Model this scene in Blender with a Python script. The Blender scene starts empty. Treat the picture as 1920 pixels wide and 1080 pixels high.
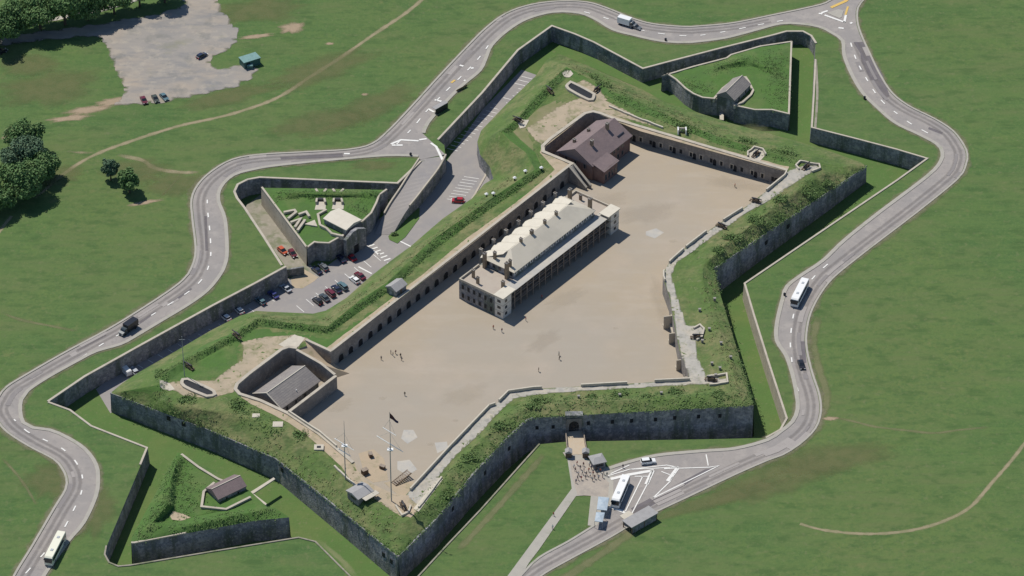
import bpy, bmesh, math, random
import numpy as np
from mathutils import Vector, Matrix, geometry
from mathutils.bvhtree import BVHTree
random.seed(7)
C = bpy.context.scene
COL = C.collection
R = math.radians

# ---------------------------------------------------------------- camera, world, sun, exposure
PITCH, DIST, FPX = R(37), 1100.0, 6600.0
cam = bpy.data.cameras.new('camera'); camo = bpy.data.objects.new('camera', cam); COL.objects.link(camo)
camo.location = (0, -DIST*math.cos(PITCH), DIST*math.sin(PITCH)); camo.rotation_euler = (math.pi/2-PITCH, 0, 0)
cam.sensor_width = 36; cam.lens = 36*FPX/1920; cam.clip_start = 10; cam.clip_end = 6000
C.camera = camo
SUN_EL, SUN_AZ = R(60), R(-45)          # azimuth measured from +Y, clockwise
sd = Vector((math.sin(SUN_AZ)*math.cos(SUN_EL), math.cos(SUN_AZ)*math.cos(SUN_EL), math.sin(SUN_EL)))
w = bpy.data.worlds.new('World'); C.world = w; w.use_nodes = True
nt = w.node_tree; nt.nodes.clear()
sky = nt.nodes.new('ShaderNodeTexSky'); sky.sky_type = 'NISHITA'; sky.sun_disc = False
sky.sun_elevation = SUN_EL; sky.sun_rotation = SUN_AZ; sky.air_density = 1.0; sky.dust_density = 0.1; sky.ozone_density = 4.0; sky.altitude = 80
bg = nt.nodes.new('ShaderNodeBackground'); bg.inputs[1].default_value = 0.085
wo = nt.nodes.new('ShaderNodeOutputWorld')
nt.links.new(sky.outputs[0], bg.inputs[0]); nt.links.new(bg.outputs[0], wo.inputs[0])
sl = bpy.data.lights.new('sun', 'SUN'); sl.energy = 3.75; sl.angle = R(0.6); sl.color = (1, .955, .88)
so = bpy.data.objects.new('sun', sl); COL.objects.link(so); so.rotation_euler = (-sd).to_track_quat('-Z', 'Y').to_euler()
so.location = sd*400
C.view_settings.view_transform = 'Standard'; C.view_settings.look = 'None'
C.view_settings.exposure = 0.15; C.view_settings.gamma = 1.0

FW = Vector((0, math.cos(PITCH), -math.sin(PITCH))); UP = Vector((0, math.sin(PITCH), math.cos(PITCH)))
CL = Vector(camo.location)
def G(px, py, z=0.0):
    """point of the photograph -> world point on the level surface at height z"""
    d = FW + Vector((1,0,0))*((px-960)/FPX) - UP*((py-540)/FPX)
    t = (z-CL.z)/d.z
    return CL + d*t
def GL(pts, z=0.0):
    return [G(p[0], p[1], p[2] if len(p) > 2 else z) for p in pts]

# ---------------------------------------------------------------- materials
MATS = {}
def mat(name, base, layers=(), rough=.92, bump=None, brick=None, metal=0, spec=.25, fade=False):
    """layers: (colour, scale, lo, hi, amount[, detail])"""
    m = bpy.data.materials.new(name); m.use_nodes = True; MATS[name] = m
    t = m.node_tree; N = t.nodes; L = t.links
    b = N['Principled BSDF']; b.inputs['Roughness'].default_value = rough; b.inputs['Metallic'].default_value = metal
    b.inputs['Specular IOR Level'].default_value = spec
    if not layers and not bump and not brick:
        b.inputs['Base Color'].default_value = (*base, 1)
        return m
    tc = N.new('ShaderNodeTexCoord'); col = None
    rgb = N.new('ShaderNodeRGB'); rgb.outputs[0].default_value = (*base, 1); col = rgb.outputs[0]
    if brick:
        bc, mc, bw, bh = brick
        geo = N.new('ShaderNodeNewGeometry'); sp = N.new('ShaderNodeSeparateXYZ'); L.new(tc.outputs['Object'], sp.inputs[0])
        ad = N.new('ShaderNodeMath'); ad.operation = 'ADD'; L.new(sp.outputs[0], ad.inputs[0]); L.new(sp.outputs[1], ad.inputs[1])
        cb = N.new('ShaderNodeCombineXYZ'); L.new(ad.outputs[0], cb.inputs[0]); L.new(sp.outputs[2], cb.inputs[1])
        bt = N.new('ShaderNodeTexBrick'); L.new(cb.outputs[0], bt.inputs[0])
        bt.inputs['Scale'].default_value = 1; bt.inputs['Brick Width'].default_value = bw; bt.inputs['Row Height'].default_value = bh
        bt.inputs['Mortar Size'].default_value = .03; bt.inputs['Color1'].default_value = (*base, 1)
        bt.inputs['Color2'].default_value = (*bc, 1); bt.inputs['Mortar'].default_value = (*mc, 1)
        col = bt.outputs[0]
    for i, ly in enumerate(layers):
        c, sc, lo, hi, am = ly[:5]; det = ly[5] if len(ly) > 5 else 4
        mp = N.new('ShaderNodeMapping'); mp.inputs['Location'].default_value = (i*31.7, i*17.3, i*7.1)
        if len(ly) > 6: mp.inputs['Scale'].default_value = ly[6]
        if len(ly) > 7: mp.inputs['Rotation'].default_value = (0, 0, ly[7])
        L.new(tc.outputs['Object'], mp.inputs[0])
        n = N.new('ShaderNodeTexNoise'); n.inputs['Scale'].default_value = sc; n.inputs['Detail'].default_value = det
        n.inputs['Roughness'].default_value = .6
        L.new(mp.outputs[0], n.inputs['Vector'])
        r = N.new('ShaderNodeMapRange'); r.inputs[1].default_value = lo; r.inputs[2].default_value = hi; r.inputs[4].default_value = am
        L.new(n.outputs[0], r.inputs[0])
        x = N.new('ShaderNodeMix'); x.data_type = 'RGBA'; L.new(r.outputs[0], x.inputs[0]); L.new(col, x.inputs[6])
        x.inputs[7].default_value = (*c, 1); col = x.outputs[2]
    L.new(col, b.inputs['Base Color'])
    if bump:
        sc, st, ds = bump
        n = N.new('ShaderNodeTexNoise'); n.inputs['Scale'].default_value = sc; n.inputs['Detail'].default_value = 5
        L.new(tc.outputs['Object'], n.inputs['Vector'])
        bp = N.new('ShaderNodeBump'); bp.inputs['Strength'].default_value = st; bp.inputs['Distance'].default_value = ds
        L.new(n.outputs[0], bp.inputs['Height']); L.new(bp.outputs[0], b.inputs['Normal'])
    if fade:      # worn patches: ragged edge, grass showing through; the mesh attribute 'fade' is 1 in the middle and 0 at the rim
        at = N.new('ShaderNodeAttribute'); at.attribute_name = 'fade'
        n = N.new('ShaderNodeTexNoise'); n.inputs['Scale'].default_value = .5; n.inputs['Detail'].default_value = 6; n.inputs['Roughness'].default_value = .7
        L.new(tc.outputs['Object'], n.inputs['Vector'])
        a = N.new('ShaderNodeMath'); a.operation = 'ADD'; L.new(at.outputs['Fac'], a.inputs[0]); L.new(n.outputs[0], a.inputs[1])
        r = N.new('ShaderNodeMapRange'); r.inputs[1].default_value = .62; r.inputs[2].default_value = 1.35; r.inputs[4].default_value = fade
        L.new(a.outputs[0], r.inputs[0])
        tr = N.new('ShaderNodeBsdfTransparent'); ms = N.new('ShaderNodeMixShader'); o = N['Material Output']
        L.new(r.outputs[0], ms.inputs[0]); L.new(tr.outputs[0], ms.inputs[1]); L.new(b.outputs[0], ms.inputs[2]); L.new(ms.outputs[0], o.inputs[0])
    return m
GRASS_L = [((.060,.122,.040), .035, .42, .62, .8), ((.115,.150,.055), .010, .48, .62, .7), ((.11,.165,.05), .12, .5, .72, .6),
           ((.19,.175,.085), .25, .60, .76, .55), ((.062,.118,.042), .6, .45, .62, .65), ((.12,.175,.06), 1.1, .5, .66, .5), ((.13,.165,.075), 3, .55, .7, .4)]
def tint(L, k): return [((l[0][0]*k[0], l[0][1]*k[1], l[0][2]*k[2]),)+tuple(l[1:]) for l in L]
GRASS_L = tint(GRASS_L, (.98,1.0,.86))+[((.120,.150,.055), .045, .46, .64, .65, 7, (1,2.2,1), .5), ((.055,.105,.03), .14, .50, .64, .7, 6, (1,1.8,1), -.4), ((.15,.165,.075), .5, .56, .70, .55, 6)]
mat('lawn', (.084,.146,.042), GRASS_L + [((.100,.158,.046), .30, .45, .66, .6, 5, (.16,2.0,1), .9)], bump=(1.3,.35,.25))
mat('ditch_turf', (.088,.158,.042), [((.125,.165,.05), .05, .45, .65, .8), ((.085,.14,.04), .3, .45, .7, .6), ((.2,.18,.1), .9, .58, .75, .5)], bump=(1.5,.4,.25))
mat('rough_turf', (.098,.155,.042), [((.20,.19,.088), .09, .42, .62, .85), ((.07,.115,.036), .22, .5, .66, .8), ((.085,.135,.045), .9, .48, .7, .7), ((.27,.235,.14), .7, .60, .74, .6)], bump=(.9,.8,.5))
mat('inner_turf', (.075,.150,.034), [((.07,.13,.038), .2, .45, .65, .7), ((.16,.18,.07), .12, .5, .7, .5), ((.07,.12,.038), 1.0, .5, .7, .5)], bump=(1.2,.5,.35))
mat('dry_turf', (.18,.185,.082), [((.25,.215,.13), .12, .42, .66, .85), ((.125,.16,.06), .3, .5, .7, .6)], bump=(1.2,.4,.2))
mat('parade_gravel', (.385,.318,.232), [((.34,.29,.22), .006, .42, .62, .6, 5), ((.42,.365,.29), .14, .5, .66, .5, 6, (.3,1.5,1), .9), ((.35,.31,.255), .02, .4, .65, .8), ((.42,.35,.275), .05, .5, .7, .6), ((.355,.30,.24), .5, .48, .75, .4), ((.36,.31,.25), 2.5, .5, .75, .35)], bump=(2,.15,.1))
mat('car_park_gravel', (.29,.265,.235), [((.36,.30,.235), .03, .44, .6, .85), ((.21,.205,.20), .08, .45, .65, .8, 6, (1,3,1), .6), ((.40,.35,.28), .3, .52, .7, .6, 6), ((.17,.17,.155), .15, .56, .7, .6, 6), ((.20,.20,.13), .06, .58, .7, .6, 6)], fade=1.0)
mat('asphalt', (.31,.28,.255), [((.27,.25,.235), .05, .42, .6, .8), ((.37,.335,.30), .25, .5, .68, .7, 6), ((.22,.205,.195), .6, .54, .70, .5, 6)])
mat('dark_asphalt', (.145,.13,.135), [((.19,.17,.165), .3, .45, .7, .7)])
mat('ditch_asphalt', (.30,.275,.255), [((.26,.245,.24), .08, .42, .62, .8), ((.35,.32,.28), .4, .5, .72, .5)])
mat('ditch_gravel', (.28,.255,.20), [((.15,.17,.09), .2, .48, .62, .8), ((.36,.32,.27), .6, .5, .7, .6)])
mat('pavement', (.38,.355,.305), [((.33,.31,.27), .4, .45, .7, .7), ((.22,.25,.15), .25, .58, .72, .5)])
mat('bridge_planks', (.47,.39,.29), [((.46,.36,.25), .8, .45, .7, .7)])
mat('concrete_walk', (.42,.40,.36), [((.50,.45,.37), .15, .45, .65, .8), ((.34,.33,.31), .5, .5, .7, .6)])
mat('soil_path', (.42,.335,.235), [((.36,.30,.21), .15, .45, .65, .7), ((.20,.20,.10), .35, .52, .7, .6)])
mat('forecourt_paving', (.38,.33,.275), [((.30,.265,.23), .3, .45, .65, .8, 6), ((.45,.39,.31), .8, .52, .7, .6, 6)])
mat('paint', (.74,.72,.67), [((.5,.48,.45), 1.2, .5, .75, .5)])
mat('yellow_paint', (.62,.42,.12), [((.45,.36,.2), 1.2, .5, .75, .5)])
mat('bare_soil', (.40,.30,.205), [((.33,.26,.17), .4, .45, .7, .6)], fade=.85)
mat('soft_walk', (.40,.375,.325), [((.47,.41,.32), .15, .45, .65, .8), ((.30,.285,.25), .5, .48, .66, .8, 6), ((.22,.23,.14), .6, .56, .7, .8, 6)], fade=1.0)
mat('soft_earth', (.40,.325,.23), [((.33,.28,.20), .15, .45, .65, .7), ((.20,.20,.10), .35, .50, .66, .75)], fade=1.0)
mat('dry_grass', (.18,.18,.08), [((.13,.155,.062), .25, .45, .62, .9)], fade=.5)
mat('trail_soil', (.36,.30,.19), [((.25,.24,.13), .2, .42, .62, .8)], fade=.8)
mat('soft_trail', (.22,.215,.11), [((.16,.18,.08), .2, .42, .62, .8)], fade=.65)
mat('ironstone', (.27,.265,.27), [((.15,.155,.17), .10, .42, .60, .8), ((.42,.40,.38), .6, .50, .64, .8, 6), ((.10,.12,.085), .30, .48, .62, .85, 5, (1,1,.2)), ((.50,.47,.44), 1.6, .56, .68, .7, 6), ((.13,.135,.145), 1.1, .5, .64, .75, 6)],
    brick=((.36,.35,.36), (.15,.15,.155), 1.2, .5), bump=(2.5,.6,.2))
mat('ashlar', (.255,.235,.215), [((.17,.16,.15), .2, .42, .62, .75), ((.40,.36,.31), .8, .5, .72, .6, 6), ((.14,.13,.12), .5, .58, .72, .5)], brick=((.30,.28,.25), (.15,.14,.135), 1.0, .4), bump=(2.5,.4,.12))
mat('sunlit_stone', (.46,.41,.32), [((.36,.32,.25), .3, .42, .62, .7), ((.44,.40,.33), 1.2, .5, .7, .6, 6), ((.2,.19,.15), .5, .56, .7, .6)], brick=((.50,.45,.36), (.30,.27,.22), 1.0, .4), bump=(2.5,.4,.12))  # lighter masonry colour standing in for sun on faces turned towards it
mat('coping', (.46,.41,.33), [((.36,.32,.26), .3, .45, .68, .8), ((.33,.31,.24), .9, .58, .75, .6)])
mat('pale_stone', (.52,.47,.38), [((.42,.38,.31), .5, .45, .7, .7)])
mat('slate_roof', (.26,.235,.215), [((.21,.19,.18), .3, .42, .65, .7), ((.32,.29,.26), 1.5, .5, .72, .6)], brick=((.30,.27,.24), (.17,.155,.15), .8, .35), rough=.7)
mat('mauve_roof', (.205,.155,.15), [((.16,.125,.125), .4, .42, .65, .7), ((.26,.20,.19), 1.6, .5, .72, .5)], rough=.75)
mat('pale_roof', (.50,.455,.37), [((.43,.395,.325), .15, .45, .65, .8), ((.52,.48,.41), .8, .5, .72, .4)], rough=.7)
mat('cream_roof', (.60,.55,.45), [((.52,.47,.385), .4, .45, .7, .6)], rough=.7)
mat('terrace_deck', (.42,.365,.30), [((.38,.32,.27), .5, .45, .7, .7)])
mat('red_brick', (.20,.115,.095), [((.14,.085,.075), .4, .42, .65, .7), ((.28,.17,.14), 1.5, .52, .72, .5)], brick=((.24,.14,.115), (.2,.17,.15), .5, .18))
mat('chimney_brick', (.28,.215,.15), [((.2,.15,.11), .8, .45, .7, .7)])
mat('white_render', (.66,.63,.55), [((.55,.53,.47), .8, .45, .7, .7)])
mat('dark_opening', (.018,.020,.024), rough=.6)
mat('window_glass', (.03,.035,.045), rough=.2, spec=.5)
mat('car_glass', (.02,.025,.03), rough=.12, spec=.6)
mat('rubber', (.02,.02,.02), rough=.8)
mat('iron', (.045,.045,.05), [((.08,.07,.06), 3, .5, .7, .5)], rough=.5, metal=.3)
mat('timber', (.16,.115,.08), [((.11,.08,.06), 1.5, .45, .7, .7)])
mat('light_timber', (.30,.25,.20), [((.17,.13,.10), 1.5, .45, .7, .7)])
mat('grey_roofing', (.33,.32,.31), [((.27,.26,.25), .8, .45, .7, .7)])
mat('green_metal', (.06,.13,.12), rough=.5)
mat('pale_green_metal', (.18,.30,.28), [((.12,.22,.2), .8, .45, .7, .7)], rough=.5)
mat('white_paint', (.78,.77,.74), rough=.35, spec=.4)
mat('cream_paint', (.74,.72,.58), rough=.35, spec=.4)
mat('blue_canopy', (.34,.41,.46), [((.46,.50,.53), .8, .45, .7, .8)], rough=.6)
mat('mast_paint', (.30,.31,.32), rough=.5)
mat('flag_cloth', (.10,.035,.04), [((.03,.03,.10), .5, .48, .55, 1)], rough=.8)
mat('bark', (.09,.07,.05), [((.06,.045,.035), 2, .45, .7, .7)])
for nm, c in dict(black=(.018,.019,.024), navy=(.02,.028,.06), red=(.36,.015,.025), maroon=(.13,.02,.035), white=(.75,.75,.73), silver=(.42,.44,.46), slate=(.06,.075,.085),
                  blue=(.05,.06,.2), teal=(.10,.17,.19), orange=(.5,.10,.04), grey=(.14,.15,.16), olive=(.06,.07,.055)).items():
    mat('paint_'+nm, c, rough=.28, spec=.5)
def leafmat(name, a, b, c):
    m = bpy.data.materials.new(name); m.use_nodes = True; MATS[name] = m
    t = m.node_tree; N = t.nodes; L = t.links; bs = N['Principled BSDF']; bs.inputs['Roughness'].default_value = .75; bs.inputs['Specular IOR Level'].default_value = .15
    tc = N.new('ShaderNodeTexCoord'); n = N.new('ShaderNodeTexNoise'); n.inputs['Scale'].default_value = .55; n.inputs['Detail'].default_value = 6
    L.new(tc.outputs['Object'], n.inputs['Vector'])
    r = N.new('ShaderNodeValToRGB'); r.color_ramp.elements[0].position = .36; r.color_ramp.elements[0].color = (*a, 1)
    r.color_ramp.elements[1].position = .66; r.color_ramp.elements[1].color = (*c, 1); e = r.color_ramp.elements.new(.5); e.color = (*b, 1)
    L.new(n.outputs[0], r.inputs[0]); L.new(r.outputs[0], bs.inputs['Base Color'])
leafmat('tree_leaves', (.07,.14,.048), (.11,.195,.07), (.17,.25,.095))
leafmat('blue_leaves', (.065,.115,.068), (.10,.165,.095), (.16,.22,.13))
leafmat('bush_leaves', (.080,.14,.046), (.115,.185,.06), (.16,.225,.082))
leafmat('tuft_leaves', (.10,.14,.05), (.16,.18,.075), (.24,.22,.11))

# ---------------------------------------------------------------- object helpers
def setp(o, label=None, cat=None, group=None, kind=None):
    if label: o['label'] = label
    if cat: o['category'] = cat
    if group: o['group'] = group
    if kind: o['kind'] = kind
    return o
def thing(name, label, cat, loc=(0,0,0), rz=0, group=None):
    o = bpy.data.objects.new(name, None); COL.objects.link(o); o.location = loc; o.rotation_euler = (0,0,rz); o.empty_display_size = .5
    return setp(o, label, cat, group)
def mesh(name, V, F, m, parent=None, world=False, smooth=False, mi=None, mats=None):
    if parent is not None and world:
        lc = parent.location; V = [(v[0]-lc[0], v[1]-lc[1], v[2]-lc[2]) for v in V]
    me = bpy.data.meshes.new(name); me.from_pydata([tuple(v) for v in V], [], F); me.update()
    for k in (mats or [m]): me.materials.append(MATS[k])
    if mi is not None: me.polygons.foreach_set('material_index', mi)
    if smooth: me.polygons.foreach_set('use_smooth', [True]*len(me.polygons))
    o = bpy.data.objects.new(name, me); COL.objects.link(o)
    if parent is not None: o.parent = parent
    return o
class MB:
    def __init__(s): s.V = []; s.F = []
    def add(s, V, F):
        n = len(s.V); s.V += [tuple(v) for v in V]; s.F += [tuple(i+n for i in f) for f in F]; return s
    def box(s, x0, x1, y0, y1, z0, z1, t=0):
        return s.add([(x0,y0,z0),(x1,y0,z0),(x1,y1,z0),(x0,y1,z0),(x0+t,y0+t,z1),(x1-t,y0+t,z1),(x1-t,y1-t,z1),(x0+t,y1-t,z1)],
                     [(0,3,2,1),(4,5,6,7),(0,1,5,4),(1,2,6,5),(2,3,7,6),(3,0,4,7)])
    def cyl(s, p, q, r0, r1=None, n=8):
        r1 = r0 if r1 is None else r1
        p = Vector(p); q = Vector(q); d = (q-p).normalized(); a = d.orthogonal().normalized(); b = d.cross(a)
        V = []
        for c, r in ((p, r0), (q, r1)):
            for i in range(n):
                t = 2*math.pi*i/n; V.append(c + a*math.cos(t)*r + b*math.sin(t)*r)
        F = [(i, (i+1)%n, n+(i+1)%n, n+i) for i in range(n)] + [tuple(range(n-1,-1,-1)), tuple(range(n, 2*n))]
        return s.add(V, F)
    def prism(s, prof, y0, y1):            # profile in x,z extruded along y
        n = len(prof); V = [(x,y0,z) for x,z in prof] + [(x,y1,z) for x,z in prof]
        return s.add(V, [tuple(range(n)), tuple(range(2*n-1, n-1, -1))] + [(i+n, (i+1)%n+n, (i+1)%n, i) for i in range(n)])
    def gable(s, x0, x1, y0, y1, z0, z1, along='x', th=.18, hip0=0, hip1=0):
        """roof of two slopes, closed solid"""
        if along == 'x':
            ym = (y0+y1)/2
            V = [(x0,y0,z0),(x1,y0,z0),(x1,y1,z0),(x0,y1,z0),(x0+hip0,ym,z1),(x1-hip1,ym,z1)]
            V += [(a,b,c-th) for a,b,c in V[:4]]
            F = [(0,1,5,4),(2,3,4,5),(3,0,4),(1,2,5),(6,7,1,0),(7,8,2,1),(8,9,3,2),(9,6,0,3),(9,8,7,6)]
        else:
            xm = (x0+x1)/2
            V = [(x0,y0,z0),(x1,y0,z0),(x1,y1,z0),(x0,y1,z0),(xm,y0+hip0,z1),(xm,y1-hip1,z1)]
            V += [(a,b,c-th) for a,b,c in V[:4]]
            F = [(1,2,5,4),(3,0,4,5),(0,1,4),(2,3,5),(6,7,1,0),(7,8,2,1),(8,9,3,2),(9,6,0,3),(9,8,7,6)]
        return s.add(V, F)
    def out(s, name, m, parent=None, **k): return mesh(name, s.V, s.F, m, parent, **k)

def catmull(P, step=2.0, closed=False):
    P = [Vector(p) for p in P]; n = len(P); out = []
    for i in range(n if closed else n-1):
        p0 = P[(i-1)%n] if closed or i > 0 else P[0]; p1 = P[i]; p2 = P[(i+1)%n]; p3 = P[(i+2)%n] if closed or i+2 < n else P[-1]
        k = max(1, int((p2-p1).length/step))
        for j in range(k):
            t = j/k; out.append(.5*((2*p1)+(-p0+p2)*t+(2*p0-5*p1+4*p2-p3)*t*t+(-p0+3*p1-3*p2+p3)*t**3))
    if not closed: out.append(P[-1])
    return out
def dens(P, step=2.0, closed=False):
    P = [Vector(p) for p in P]; out = []; n = len(P)
    for i in range(n if closed else n-1):
        a = P[i]; b = P[(i+1)%n]; k = max(1, int((b-a).length/step)); out += [a.lerp(b, j/k) for j in range(k)]
    if not closed: out.append(P[-1])
    return out
def normals(P, closed=False):
    n = len(P); N = []
    for i in range(n):
        a = P[(i-1)%n] if closed or i > 0 else P[i]; b = P[(i+1)%n] if closed or i < n-1 else P[i]
        e0 = (Vector(P[i])-Vector(a)).to_2d(); e1 = (Vector(b)-Vector(P[i])).to_2d()
        if e0.length < 1e-6: e0 = e1
        if e1.length < 1e-6: e1 = e0
        e0 = e0.normalized(); e1 = e1.normalized(); t = (e0+e1)
        t = t.normalized() if t.length > 1e-4 else e0
        nn = Vector((t.y, -t.x)); c = max(.45, nn.dot(Vector((e0.y, -e0.x)))); N.append(nn/c)
    return N                                   # to the right of travel
def band(mb, P, a, b, z0, z1, closed=False):
    """solid strip along P from offset a to b (right of travel positive); z0/z1 relative to the point's own z"""
    N = normals(P, closed); n = len(P); V = []
    for p, q in zip(P, N):
        for o, z in ((a,z0),(b,z0),(b,z1),(a,z1)): V.append((p[0]+q.x*o, p[1]+q.y*o, p[2]+z))
    F = []
    for i in range(n if closed else n-1):
        j = (i+1)%n
        for k in range(4): F.append((i*4+k, i*4+(k+1)%4, j*4+(k+1)%4, j*4+k))
    if not closed: F += [(3,2,1,0), (4*n-4,4*n-3,4*n-2,4*n-1)]
    mb.add(V, F)
def sheet(mb, P, a, b, dz):
    N = normals(P); V = []
    for p, q in zip(P, N): V += [(p[0]+q.x*a, p[1]+q.y*a, p[2]+dz), (p[0]+q.x*b, p[1]+q.y*b, p[2]+dz)]
    mb.add(V, [(2*i, 2*i+1, 2*i+3, 2*i+2) for i in range(len(P)-1)])
def inside(pts, poly):
    x = pts[:,0]; y = pts[:,1]; r = np.zeros(len(pts), bool); n = len(poly); j = n-1
    for i in range(n):
        xi, yi = poly[i][0], poly[i][1]; xj, yj = poly[j][0], poly[j][1]
        if yi != yj:
            c = ((yi > y) != (yj > y)) & (x < (xj-xi)*(y-yi)/(yj-yi)+xi); r ^= c
        j = i
    return r
def fixnorm(V, F):
    out = []
    for f in F:
        a, b, c = V[f[0]], V[f[1]], V[f[2]]
        out.append(tuple(f) if (b[0]-a[0])*(c[1]-a[1])-(b[1]-a[1])*(c[0]-a[0]) > 0 else tuple(reversed(f)))
    return out
def poly_sheet(P, holes=()):
    loops = [[Vector((p[0],p[1],0)) for p in P]] + [[Vector((p[0],p[1],0)) for p in h] for h in holes]
    tr = geometry.tessellate_polygon(loops); V = list(P) + [q for h in holes for q in h]
    return V, fixnorm(V, tr)
class Surf:
    """triangulated terrain: outer loop, inner loops cut away, break lines, heights at every point"""
    def __init__(s, outer, inner=(), lines=()):
        pts = []; ed = []
        for lp in [outer]+list(inner):
            n0 = len(pts); pts += lp; ed += [(n0+i, n0+(i+1)%len(lp)) for i in range(len(lp))]
        for ln in lines:
            n0 = len(pts); pts += ln; ed += [(n0+i, n0+i+1) for i in range(len(ln)-1)]
        s.outer, s.inner, s.pts, s.ed = outer, inner, pts, ed
        r = geometry.delaunay_2d_cdt([Vector((p[0],p[1])) for p in pts], ed, [], 0, 1e-4)
        z = []
        for i, ov in enumerate(r[3]):
            if ov: z.append(pts[ov[0]][2])
            else:
                q = min(pts, key=lambda p: (p[0]-r[0][i].x)**2+(p[1]-r[0][i].y)**2); z.append(q[2])
        s.cz = z; s.cv = r[0]; cf = [f for f in r[2]]; s.cf = cf
        s.bv = BVHTree.FromPolygons([(v.x,v.y,0) for v in r[0]], cf)
    def z(s, x, y):
        l, n, i, d = s.bv.find_nearest(Vector((x,y,0)))
        f = s.cf[i]; a, b, c = [s.cv[k] for k in f[:3]]; za, zb, zc = [s.cz[k] for k in f[:3]]
        den = (b.y-c.y)*(a.x-c.x)+(c.x-b.x)*(a.y-c.y)
        if abs(den) < 1e-9: return za
        wa = ((b.y-c.y)*(l.x-c.x)+(c.x-b.x)*(l.y-c.y))/den; wb = ((c.y-a.y)*(l.x-c.x)+(a.x-c.x)*(l.y-c.y))/den
        return wa*za+wb*zb+(1-wa-wb)*zc
    def fine(s, step, rough):
        o = np.array([(p[0],p[1]) for p in s.outer]); x0, y0 = o.min(0); x1, y1 = o.max(0)
        gx, gy = np.meshgrid(np.arange(x0, x1, step), np.arange(y0, y1, step)); g = np.stack([gx.ravel(), gy.ravel()], 1)
        g += np.random.RandomState(3).uniform(-.35*step, .35*step, g.shape)
        k = inside(g, s.outer)
        for h in s.inner: k &= ~inside(g, h)
        g = g[k]
        pts = [Vector((p[0],p[1])) for p in s.pts] + [Vector(q) for q in g.tolist()]
        r = geometry.delaunay_2d_cdt(pts, s.ed, [], 0, 1e-4)
        nb = len(s.pts); rnd = random.Random(5); V = []
        for i, v in enumerate(r[0]):
            free = bool(r[3][i]) and r[3][i][0] >= nb
            V.append((v.x, v.y, s.z(v.x, v.y) + (rnd.uniform(-rough, rough) if free else 0)))
        cen = np.array([[sum(V[k][0] for k in f)/3, sum(V[k][1] for k in f)/3] for f in r[2]])
        k = inside(cen, s.outer)
        for h in s.inner: k &= ~inside(cen, h)
        F = fixnorm(V, [f for f, q in zip(r[2], k) if q])
        s.fv, s.ff = V, F
        s.fb = BVHTree.FromPolygons(V, F)
        return V, F
    def drape(s, poly, dz=.04, step=2.0):
        P = dens(poly, step, True); n = len(P)
        o = np.array([(p[0],p[1]) for p in P]); x0, y0 = o.min(0); x1, y1 = o.max(0)
        gx, gy = np.meshgrid(np.arange(x0, x1, step*.7), np.arange(y0, y1, step*.7)); g = np.stack([gx.ravel(), gy.ravel()], 1); g = g[inside(g, P)]
        r = geometry.delaunay_2d_cdt([Vector((p[0],p[1])) for p in P]+[Vector(q) for q in g.tolist()], [(i,(i+1)%n) for i in range(n)], [], 0, 1e-4)
        V = [(v.x, v.y, s.top(v.x, v.y)+dz) for v in r[0]]
        cen = np.array([[sum(V[k][0] for k in f)/3, sum(V[k][1] for k in f)/3] for f in r[2]])
        k = inside(cen, P); s.fade = [0.0 if (ov and min(ov) < n) else 1.0 for ov in r[3]]
        return V, fixnorm(V, [f for f, q in zip(r[2], k) if q])
    def top(s, x, y):
        l, n, i, d = s.fb.ray_cast(Vector((x,y,60)), Vector((0,0,-1)))
        return l.z if l else s.z(x, y)

# ---------------------------------------------------------------- traced outlines (photograph points, heights in metres)
CS = [(91,754),(160,707),(262,650),(400,574),(480,532),(537,501),(530,498),(495,443),(460,390),(446,372),(441,360),(447,347),(465,338),(487,334),(600,339),(746,345),
      (790,303),(835,290),(833,272),(822,263),(905,175),(972,95),(1035,50),(1077,65),(1112,80),(1205,130),(1250,118),(1350,92),(1450,67),(1475,60),(1505,60),(1520,68),(1529,82),(1528,112),
      (1525,175),(1521,240),(1600,260),(1680,281),(1737,298),(1680,339),(1560,420),(1395,532),(1412,590),(1440,680),(1474,785),(1462,806),(1435,821),(1350,823),(1180,826),(1064,828),
      (1011,833),(983,864),(900,957),(840,1020),(780,1085),(752,1150),(658,1082),(592,1016),(560,1008),(400,1034),(245,1060),(222,1062),(205,1055),(197,1040),(200,1024),(264,872),(277,840),
      (172,799),(132,769)]
CSW = GL(CS)
def zf(x, y):
    t = max(0, min(1, (x-15)/40)) * max(0, min(1, (y-70)/40))
    return -6 + .9*t
# ------- ground sheet
BIG = [(-900,-600,0),(900,-600,0),(1200,1800,0),(-1200,1800,0)]
V, F = poly_sheet([Vector(p) for p in BIG], [CSW])
setp(mesh('ground', V, F, 'lawn'), kind='structure')
# ditch floor
FLV = [Vector((p.x,p.y,zf(p.x,p.y))) for p in CSW]
floor = Surf(FLV)
V, F = floor.fine(5.0, .02)
V = [(x,y,zf(x,y)+ (z-zf(x,y) if abs(z-zf(x,y)) < .1 else 0)) for x,y,z in V]
floor.fb = BVHTree.FromPolygons(V, F)
setp(mesh('ditch_floor', V, F, 'ditch_turf', smooth=True), kind='structure')

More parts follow.
